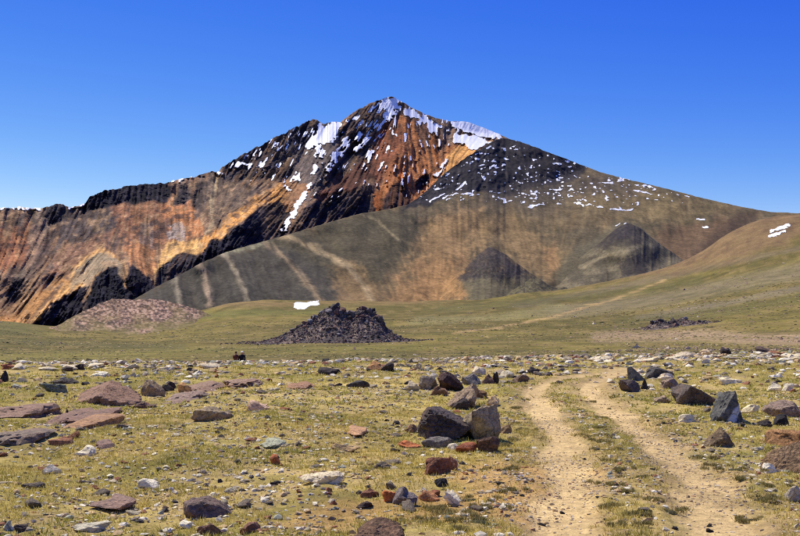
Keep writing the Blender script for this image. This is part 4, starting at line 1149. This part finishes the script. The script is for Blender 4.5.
mound("low_outcrop", "small low dark outcrop on the plain at the foot of the right hillside", 640, 716, 327,
      [(640, 0), (648, 3), (654, 7), (660, 8), (668, 5), (678, 6.5), (684, 7.5), (690, 4), (700, 2.5), (716, 0)], .8, 60, 600, 1.7, 6)

# lone snow patch on the plain
X0, Y0, Z0 = ground_hit(308, 309)
pts = [(293, 305), (297, 303), (306, 303), (310, 301.5), (319, 301), (320, 303.5), (314, 305), (309, 306), (306, 309.5), (298, 309.5), (294, 308)]
gu, gv = np.meshgrid(np.linspace(288, 325, 120), np.linspace(299, 312, 70))
sd = poly_sd(gu + (fbm2(gu / 3, gv / 2, 3, 701) - .5) * 3, gv + (fbm2(gu / 3, gv / 2, 3, 702) - .5) * 1.5, pts)
rowY = np.maximum.accumulate([ground_hit(308, q)[1] for q in np.linspace(312, 299, 70)])[::-1]       # how far the ground lies in each row
Y1 = np.broadcast_to(rowY[:, None], gv.shape)
P = np.stack([(gu - 400) / FPX * Y1, Y1, 0 * gu], -1).reshape(-1, 3)
P[:, 2] = height(P[:, 0], P[:, 1]) + .15 + np.clip(sd.ravel(), 0, 2) * .25
f = grid_faces(70, 120); keep = sd.ravel()[f].min(1) > -.15
v, f = submesh(P, f, keep)[:2]
sp = link("snow_patch", mesh_np("snow_patch", v, f), M_SNOW, label="lone white snow patch on the plain behind the black rubble mound", category="snow")
X0, Y0, Z0 = ground_hit(781, 231)
gu, gv = np.meshgrid(np.linspace(764, 800, 120), np.linspace(222, 238, 70))
sd = np.maximum(1.6 - seg_dist(gu, gv * 1.2 + (fbm2(gu / 4, gv, 3, 703) - .5) * 3, [(772, 230 * 1.2), (790, 228 * 1.2)]), 1.3 - seg_dist(gu, gv * 1.2 + (fbm2(gu / 4, gv, 3, 704) - .5) * 3, [(770, 233.5 * 1.2), (786, 232 * 1.2)]))
Y1 = Y0 + (231 - gv) * 8
P = np.stack([(gu - 400) / FPX * Y1, Y1, 0 * gu], -1).reshape(-1, 3)
P[:, 2] = height(P[:, 0], P[:, 1]) + .4 + np.clip(sd.ravel(), 0, 2) * .3
f = grid_faces(70, 120); keep = sd.ravel()[f].min(1) > 0
v, f = submesh(P, f, keep)[:2]
link("snow_patch", mesh_np("snow_patch", v, f), M_SNOW, label="long white snow streak on the brown hillside below the right skyline", category="snow")

# ================================================================== small stones, pebbles, grass
STN = np.array(STONES)
HALF = math.atan(W0 / 2 / FPX) + R(3)
def scatter(n, r0, r1, power, g, half=HALF):
    """points on the plateau; power sets how density falls with distance"""
    u = g.random(n); e = 2 - power
    rr_ = (r0 ** e + u * (r1 ** e - r0 ** e)) ** (1 / e) if abs(e) > 1e-6 else r0 * (r1 / r0) ** u
    t = g.uniform(-1, 1, n) * (half if half < HALF - .01 else half + np.arctan(4.5 / rr_))     # well past the sides of the view
    return rr_ * np.sin(t), rr_ * np.cos(t), rr_
def clear(x, y, grow=1.0):
    ok = np.ones(len(x), bool)
    for sx, sy, sr in STN:
        ok &= (x - sx) ** 2 + (y - sy) ** 2 > (sr * grow) ** 2
    return ok

g = np.random.default_rng(77)
M_PEB, n_, l_, b_ = new_mat("pebble_stone", .85, .25)
fpe = noise_node(n_, l_, n_.new("ShaderNodeTexCoord").outputs["Object"], 30, 4)
l_.new(mixc(n_, l_, attr(n_), ramp(n_, l_, fpe, [(.3, g3(.7)), (.7, g3(1.2))]), 1.0, 'MULTIPLY'), b_.inputs["Base Color"])

def pebble_colours(n, g, track):
    t = g.random(n)
    C = np.zeros((n, 3))
    pal = [((234, 220, 184), .27), ((184, 166, 130), .18), ((142, 126, 102), .16), ((200, 168, 114), .19), ((150, 98, 66), .07), ((70, 62, 56), .08), ((166, 164, 134), .05)]
    acc = 0
    for c, w in pal:
        m = (t >= acc) & (t < acc + w); C[m] = lin(*c); acc += w
    C *= g.uniform(.75, 1.1, (n, 1))
    C[track] = C[track] * .5 + lin(184, 156, 112) * .5
    return C
def pebbles(name, n, r0, r1, power, smin, smax, label, seed, track=False):
    g = np.random.default_rng(seed)
    x, y, r = scatter(n * (14 if track else 2), r0, r1, power, g)
    dens = fbm2(x * .5, y * .3, 3, 801)
    da, db = rut_d(x, y)
    rim = sst(45, 80, r) * .25
    ok = (g.random(len(x)) < .25 + 1.1 * sst(.35, .7, dens) + rim) & clear(x, y, .8)
    ok &= ~((np.minimum(da, db) < .25) & (r < 50) & (g.random(len(x)) < .3))
    if track:
        ok = (np.minimum(da, db) < .75) & (g.random(len(x)) < .35 + sst(.4, .6, dens))
    x, y, r, da, db = (a[ok][:n] for a in (x, y, r, da, db))
    n = len(x)
    sz = smin * (smax / smin) ** (g.random(n) ** 1.8) * (1 + sst(25, 90, r) * .9)
    tr = (np.minimum(da, db) < .5) & (r < 50)
    sz[tr] *= 1.0 if track else .55
    z = height(x, y)
    sh, sf = LV, LFc
    ns = len(sh)
    P = sh[None] * g.uniform(.5, 1.4, (n, ns, 1))
    P = P * (sz[:, None] * .5 * np.stack([g.uniform(.8, 1.5, n), g.uniform(.7, 1.2, n), g.uniform(.35, .8, n)], 1))[:, None]
    a = g.uniform(0, 6.28, n); ca, sa = np.cos(a)[:, None], np.sin(a)[:, None]
    P = np.stack([P[..., 0] * ca - P[..., 1] * sa, P[..., 0] * sa + P[..., 1] * ca, P[..., 2]], -1)
    P += np.stack([x, y, z + sz * .08], 1)[:, None]
    F = sf[None] + (np.arange(n) * ns)[:, None, None]
    C = np.repeat(pebble_colours(n, g, tr), ns, 0)
    link(name, mesh_np(name, P.reshape(-1, 3), F.reshape(-1, 3), C, False), M_PEB, kind="stuff", label=label, category="pebbles")
pebbles("pebbles", 42000, 7.5, 34, 1.0, .016, .10, "loose pale and grey pebbles strewn through the near turf and track", 5)
pebbles("track_gravel", 6500, 7.5, 34, 1.2, .012, .045, "fine tan gravel lying on the bare wheel ruts", 8, True)
pebbles("stony_rim", 12000, 34, 105, .9, .06, .30, "pale broken stones covering the far rim of the plateau", 6)

def plain_stones(n, seed):
    g = np.random.default_rng(seed)
    x, y, r = scatter(n * 4, 115, 1200, 1.2, g)
    px = pix_x(x, y); d = fbm2(x / 14, y / 30, 4, 851, .6)
    gravel = sst(590, 660, px) * sst(330, 260, r) + .6 * sst(520, 640, px) + .2
    ok = g.random(len(x)) < sst(.46, .66, d) * gravel
    x, y, r = (a[ok][:n] for a in (x, y, r)); n = len(x)
    sz = g.lognormal(-1.25, .5, n) * (1 + sst(250, 800, r)); z = height(x, y)
    P = (CV[None] * g.uniform(.6, 1.3, (n, 6, 1)) + g.normal(0, .18, (n, 6, 3))) * (sz[:, None] * .5 * np.stack([g.uniform(.8, 1.5, n), g.uniform(.7, 1.2, n), g.uniform(.3, .8, n)], 1))[:, None]
    a = g.uniform(0, 6.28, n); ca, sa = np.cos(a)[:, None], np.sin(a)[:, None]
    P = np.stack([P[..., 0] * ca - P[..., 1] * sa, P[..., 0] * sa + P[..., 1] * ca, P[..., 2]], -1)
    P += np.stack([x, y, z + sz * .08], 1)[:, None]
    F = CF[None] + (np.arange(n) * 6)[:, None, None]
    pal = np.array([lin(176, 146, 118), lin(140, 112, 92), lin(100, 84, 72), lin(206, 184, 150)])
    C = np.repeat(pal[g.choice(4, n, p=[.42, .3, .1, .18])] * g.uniform(.8, 1.15, (n, 1)), 6, 0)
    link("gravel", mesh_np("gravel", P.reshape(-1, 3), F.reshape(-1, 3), C, False), M_PEB, kind="stuff", label="loose brown gravel strewn over the plain beyond the rim", category="gravel")
plain_stones(12000, 15)
def tussocks(n, seed):
    g = np.random.default_rng(seed)
    x, y, r = scatter(n * 3, 112, 950, 1.3, g)
    ok = g.random(len(x)) < .25 + 1.2 * sst(.42, .62, fbm2(x / 18, y / 40, 4, 871, .6))
    x, y, r = (a[ok][:n] for a in (x, y, r)); n = len(x)
    sz = g.lognormal(-1.0, .4, n) * (1 + 1.3 * sst(200, 800, r)); z = height(x, y)
    P = (CV[None] * g.uniform(.6, 1.3, (n, 6, 1)) + g.normal(0, .2, (n, 6, 3))) * (sz[:, None] * .5 * np.stack([g.uniform(.9, 2.2, n), g.uniform(.9, 1.6, n), g.uniform(.3, .6, n)], 1))[:, None]
    P += np.stack([x, y, z], 1)[:, None]
    F = CF[None] + (np.arange(n) * 6)[:, None, None]
    pal = np.array([lin(138, 124, 58), lin(112, 102, 50), lin(92, 86, 46), lin(164, 144, 80)])
    C = np.repeat(pal[g.choice(4, n, p=[.35, .3, .15, .2])] * g.uniform(.8, 1.15, (n, 1)), 6, 0)
    link("tussocks", mesh_np("tussocks", P.reshape(-1, 3), F.reshape(-1, 3), C, False), M_PEB, kind="stuff", label="low olive grass tussocks dotted over the far plain", category="grass")
tussocks(22000, 16)

# single stones large enough to pick out, beyond the ones described above
small_me = {}
def small_stone(kind, rgb, x, y, size, label, group, g, flat=.5, name="stone"):
    i = int(g.integers(8))
    if (kind, i) not in small_me:
        P, f = rock_shape(1500 + i, (1, .8, 1), 3, count=10, rough=.02)
        me = mesh_np("stone", P, f); me.materials.append(RM[kind]); small_me[(kind, i)] = me
    o = link(name, small_me[(kind, i)], label=label, category="stone", group=group)
    o.scale = (size * g.uniform(.85, 1.25), size * g.uniform(.7, 1.1), size * flat * g.uniform(.7, 1.2))
    o.rotation_euler = (g.uniform(-.15, .15), g.uniform(-.15, .15), g.uniform(0, 6.28))
    o.location = (x, y, float(height(np.array([x]), np.array([y]))[0]) - .2 * o.scale[2])
    o.color = (*(lin(*rgb) * WARM * g.uniform(.8, 1.1)), 1)
    return o
g = np.random.default_rng(404)
def spread(n, r0, r1, power, on_track=None):
    x, y, r = scatter(n * 30, r0, r1, power, g, HALF - R(3))
    da, db = rut_d(x, y); m = np.minimum(da, db)
    ok = clear(x, y, 1.25)
    ok &= (m < .8) if on_track else (m > .7)
    return list(zip(x[ok][:n], y[ok][:n], r[ok][:n]))
for kind, rgb, n, r0, r1, lo, hi_, lab, grp, tr in (
        ('pale', (232, 222, 200), 105, 11, 70, .07, .2, "small cream white stone lying loose in the turf", "cream white stones in the turf", None),
        ('mauve', (146, 134, 122), 85, 11, 60, .09, .26, "small grey mauve stone half sunk in the turf", "grey mauve stones in the turf", None),
        ('mauve', (178, 116, 82), 35, 11, 45, .07, .2, "small orange brown stone half sunk in the turf", "orange brown stones in the turf", None),
        ('dark', (70, 62, 60), 48, 11, 55, .07, .2, "small blackish stone lying in the turf", "blackish stones in the turf", None),
        ('dark', (64, 60, 60), 22, 11, 30, .05, .1, "small dark stone lying on the bare dirt of the wheel ruts", "dark stones on the track", True)):
    for x_, y_, r_ in spread(n, r0, r1, 1.1, tr):
        small_stone(kind, rgb, x_, y_, float(g.uniform(lo, hi_)) * (1 + max(0, r_ - 20) / 50), lab, grp, g, .45)
for k_ in range(48):                                # pale row along the rim, left and right
    px_ = g.choice([g.uniform(0, 215), g.uniform(560, 800)]); py_ = np.interp(px_, [0, 240, 560, 640, 800], [367, 366, 360, 358, 357]) + g.uniform(-.5, 4)
    X0, Y0, Z0 = ground_hit(px_, py_)
    small_stone('pale', (236, 222, 196), X0, Y0, g.uniform(.35, .9), "pale slab in the stony row along the far plateau rim", "pale slabs along the plateau rim", g, .28, "flat_stone")

# grass
M_GRASS = bpy.data.materials.new("dry_grass"); M_GRASS.use_nodes = True
n_, l_ = M_GRASS.node_tree.nodes, M_GRASS.node_tree.links
b_ = n_["Principled BSDF"]; b_.inputs["Roughness"].default_value = .8; b_.inputs["Specular IOR Level"].default_value = .15
tr_ = n_.new("ShaderNodeBsdfTranslucent"); ms = n_.new("ShaderNodeMixShader"); ms.inputs[0].default_value = .35
ca_ = attr(n_); l_.new(ca_, b_.inputs["Base Color"]); l_.new(ca_, tr_.inputs["Color"])
l_.new(b_.outputs[0], ms.inputs[1]); l_.new(tr_.outputs[0], ms.inputs[2]); l_.new(ms.outputs[0], n_["Material Output"].inputs["Surface"])

def blades(x, y, z, C, hgt, spr, wid, nb, g):
    """nb leaning blades (a triangle each) for every tuft"""
    n = len(x)
    a = g.uniform(0, 6.283, (n, nb)); q = g.random((n, nb)) ** .5
    bx = x[:, None] + np.cos(a) * q * spr[:, None] * .6; by = y[:, None] + np.sin(a) * q * spr[:, None] * .6
    h = hgt[:, None] * g.uniform(.6, 1.2, (n, nb))
    tx = bx + np.cos(a) * spr[:, None] * g.uniform(.1, .8, (n, nb)); ty = by + np.sin(a) * spr[:, None] * g.uniform(.1, .8, (n, nb))
    p = g.uniform(0, 6.283, (n, nb)); w = wid[:, None] * g.uniform(.6, 1.3, (n, nb))
    zz = np.broadcast_to(z[:, None], bx.shape)
    V = np.stack([np.stack([bx - np.cos(p) * w, by - np.sin(p) * w, zz - .01], -1), np.stack([bx + np.cos(p) * w, by + np.sin(p) * w, zz - .01], -1), np.stack([tx, ty, zz + h], -1)], 2)
    cc = C[:, None, None, :] * g.uniform(.6, 1.35, (n, nb, 1, 1)) * np.array([.85, .85, 1.15])[None, None, :, None]
    cc = np.broadcast_to(cc, V.shape)
    return V.reshape(-1, 3), np.ascontiguousarray(cc).reshape(-1, 3)
def turf_density(x, y):
    d = fbm2(x * .8, y * .6, 4, 901, .6)
    da, db = rut_d(x, y); m = np.minimum(da, db); r = np.hypot(x, y)
    k = .15 + .85 * sst(.36, .54, d)
    k = k * np.where(r < 55, sst(.3, .6, m + (d - .5) * .8), 1) * (1 - .1 * sst(1.6, .6, m))
    return k * (1 - .75 * soil_patch(x, y))
def grass_cols(x, y, g):
    t = fbm2(x * .45, y * .3, 3, 911); u = fbm2(x * 2.5, y * 2.5, 2, 921)
    C = mix(np.broadcast_to(lin(174, 166, 70), (len(x), 3)), lin(212, 192, 96), sst(.35, .65, t))
    C = paint(C, sst(.55, .75, u) * .6, lin(118, 118, 52))
    C = paint(C, (g.random(len(x)) < .12) * .8, lin(206, 184, 118))
    return C * g.uniform(.8, 1.15, (len(x), 1))
VV, CC = [], []
for n, r0, r1, pw, hh, ss, ww, nb in ((84000, 7.5, 26, 1.2, .036, .05, .0045, 5), (40000, 26, 60, 1.2, .045, .10, .012, 4), (22000, 60, 112, .8, .06, .22, .035, 3)):
    g = np.random.default_rng(int(r0 * 10))
    x, y, r = scatter(n * 2, r0, r1, pw, g)
    ok = (g.random(len(x)) < turf_density(x, y)) & clear(x, y)
    x, y = x[ok][:n], y[ok][:n]; z = height(x, y)
    q = g.lognormal(0, .3, len(x))
    V, C = blades(x, y, z, grass_cols(x, y, g), hh * q, ss * q, ww * q, nb, g)
    VV.append(V); CC.append(C)
V = np.concatenate(VV); C = np.concatenate(CC)
link("grass", mesh_np("grass", V, np.arange(len(V)).reshape(-1, 3), C, False), M_GRASS, kind="stuff", label="short dry yellow green turf covering the stony plateau", category="grass")

# low grey green cushion plants beside and between the ruts
g = np.random.default_rng(55)
cush = [(470, 500), (448, 514), (486, 508), (500, 470), (430, 508), (478, 522), (455, 530), (420, 522), (506, 490), (512, 452), (516, 440), (520, 424), (530, 430), (498, 446), (622, 470), (640, 478), (612, 484), (628, 492), (606, 450), (616, 462),
        (594, 436), (602, 442), (648, 500), (668, 512), (634, 514), (606, 506), (620, 524), (598, 418), (586, 410), (600, 428), (760, 500), (752, 520), (770, 486), (736, 470), (744, 480), (516, 408), (522, 400), (702, 458), (716, 466), (590, 402)]
for i, (px_, py_) in enumerate(cush):
    X0, Y0, Z0 = ground_hit(px_, py_)
    rad = g.uniform(.09, .2); n = 130
    lump = g.normal(0, rad * .55, (5, 2)) * np.array([1.5, 1]); li = g.integers(0, 5, n)
    ls = g.uniform(.25, .55, 5) * rad
    off = np.clip(g.normal(0, .5, (n, 2)), -1, 1) * ls[li][:, None]
    x, y = lump[li, 0] + off[:, 0], lump[li, 1] + off[:, 1]
    dome = ls[li] * .5 * (1 - np.clip((off ** 2).sum(1) / ls[li] ** 2, 0, 1))
    C = mix(np.broadcast_to(lin(122, 114, 66), (n, 3)), lin(170, 154, 92), g.random(n))
    V, C = blades(x, y, dome * .7, C, np.full(n, .03), np.full(n, .035), np.full(n, .005), 4, g)
    k = np.arange(14) * 2 * math.pi / 14                       # a low mat of stems under the leaves
    mv = np.concatenate([np.stack([np.cos(k) * rad * .6, np.sin(k) * rad * .4, 0 * k - .02], 1), np.stack([np.cos(k) * rad * .4, np.sin(k) * rad * .3, 0 * k + rad * .06], 1), [[0, 0, rad * .09]]])
    mf = [[j, (j + 1) % 14, 14 + j] for j in range(14)] + [[(j + 1) % 14, 14 + (j + 1) % 14, 14 + j] for j in range(14)] + [[14 + j, 14 + (j + 1) % 14, 28] for j in range(14)]
    root = link("cushion_plant", None, label="low grey green cushion plant growing in bare soil by the wheel ruts", category="plant", group="cushion plants beside the track")
    root.location = (X0, Y0, Z0)
    link("leaves", mesh_np("leaves", V, np.arange(len(V)).reshape(-1, 3), C, False), M_GRASS, root)
    link("stem_mat", mesh_np("stem_mat", mv, np.array(mf), np.tile(lin(88, 84, 54), (len(mv), 1))), M_GRASS, root)

# ================================================================== two people sitting on the rim, seen from behind
def plain_mat(name, rgb, rough=.85):
    m, n, l, b = new_mat(name, rough, .2)
    f = noise_node(n, l, n.new("ShaderNodeTexCoord").outputs["Object"], 18, 3)
    c = lin(*rgb)
    l.new(ramp(n, l, f, [(.3, tuple(c * .8)), (.7, tuple(c * 1.15))]), b.inputs["Base Color"])
    return m
M_SKIN = plain_mat("skin", (186, 140, 112), .6); M_TRS = plain_mat("trousers", (44, 44, 52)); M_SHOE = plain_mat("boots", (50, 40, 34))
def person(px_, py_, dist, label, jacket, hat, hatbrim, s=1.0):
    J = [("pelvis", (0, 0, .13), .15), ("waist", (0, -.03, .32), .145), ("chest", (0, .0, .5), .165), ("shoulders", (0, .02, .62), .13), ("neck", (0, .04, .7), .055), ("head", (0, .06, .8), .09), ("crown", (0, .06, .9), .085)]
    E = [(0, 1), (1, 2), (2, 3), (3, 4), (4, 5), (5, 6)]
    for sx in (-1, 1):
        b0 = len(J)
        J += [("hip", (.09 * sx, .03, .12), .1), ("knee", (.17 * sx, .42, .4), .07), ("ankle", (.15 * sx, .55, .06), .05), ("toe", (.17 * sx, .72, .03), .04)]
        E += [(0, b0), (b0, b0 + 1), (b0 + 1, b0 + 2), (b0 + 2, b0 + 3)]
        b1 = len(J)
        J += [("shoulder", (.19 * sx, .02, .6), .075), ("elbow", (.22 * sx, .12, .38), .06), ("wrist", (.16 * sx, .37, .42), .038), ("hand", (.12 * sx, .45, .44), .035)]
        E += [(3, b1), (b1, b1 + 1), (b1 + 1, b1 + 2), (b1 + 2, b1 + 3)]
        for k in range(5):                               # fingers
            c0 = len(J); fa = (k - 2) * .014
            J += [("finger", ((.115 + fa) * sx, .5 + (.02 if k else -.02), .44 - .01 * abs(k - 2)), .009), ("finger", ((.11 + fa * 1.2) * sx, .535 + (.01 if k else -.03), .415), .008)]
            E += [(b1 + 3, c0), (c0, c0 + 1)]
    me = bpy.data.meshes.new("person_skeleton")
    me.from_pydata([tuple(c * s for c in j[1]) for j in J], E, [])
    tmp = bpy.data.objects.new("person_tmp", me); COL.objects.link(tmp)
    tmp.modifiers.new("skin", 'SKIN')
    sv = me.skin_vertices[0].data
    for k, j in enumerate(J):
        sv[k].radius = (j[2] * s, j[2] * s); sv[k].use_root = (k == 0)
    sub = tmp.modifiers.new("sub", 'SUBSURF'); sub.levels = 2; sub.render_levels = 2
    dg = bpy.context.evaluated_depsgraph_get()
    body = bpy.data.meshes.new_from_object(tmp.evaluated_get(dg))
    bpy.data.objects.remove(tmp); body.name = "person"
    for m in (jacket, M_SKIN, M_TRS, M_SHOE, hat):
        body.materials.append(m)
    for p in body.polygons:
        c = p.center / s; p.use_smooth = True
        if c.z > .68: p.material_index = 1
        elif c.y > .42 and .38 < c.z < .5 and abs(c.x) < .15: p.material_index = 1
        elif c.y > .5 and c.z < .1: p.material_index = 3
        elif c.z < .24 or (c.y > .2 and abs(c.x) > .08 and not (c.z > .36 and abs(c.x) > .2 and c.y < .32) and c.z < .47): p.material_index = 2
        else: p.material_index = 0
    o = link("person", body, label=label, category="person", group="two people sitting on the rim")
    dx, dy, dz = [float(v) for v in ray(px_, py_)]
    X0, Y0 = dx / dy * dist, dist
    o.location = (X0, Y0, float(height(np.array([X0]), np.array([Y0]))[0]) + .04)
    # hat or hair
    v1, f1 = ICO[3]
    P = v1 * np.array([.112, .122, .1]) * s
    P[:, 2] = np.where(P[:, 2] < 0, P[:, 2] * .25, P[:, 2])
    if hatbrim:
        rim_ = np.clip(1 - np.abs(P[:, 2]) / (.03 * s), 0, 1) ** 1.5
        P[:, :2] *= (1 + .55 * rim_)[:, None]
    P += np.array([0, .05, .88]) * s
    h = link("hat" if hatbrim else "hair", mesh_np("headwear", P, f1), hat, o)
    # nose and ears so that the head reads from the side too
    for nm, loc, sc_ in (("nose", (0, .155, .82), (.016, .022, .02)), ("ear", (-.092, .05, .82), (.014, .02, .03)), ("ear", (.092, .05, .82), (.014, .02, .03))):
        v2, f2 = ICO[2]
        link(nm, mesh_np(nm, v2 * np.array(sc_) * s + np.array(loc) * s, f2), M_SKIN, o)
    return o
M_J1 = plain_mat("dark_brown_jacket", (92, 48, 36)); M_J2 = plain_mat("black_jacket", (24, 24, 30)); M_HAT = plain_mat("white_cloth", (238, 230, 206)); M_HAIR = plain_mat("dark_hair", (36, 28, 26))
person(235.8, 364, 92, "person in dark brown jacket, bareheaded, seated on the rim with back turned", M_J1, M_HAIR, False, .92)
person(242.0, 364, 92, "person in black jacket and white hat, seated on the rim with back turned", M_J2, M_HAT, True, 1.0)
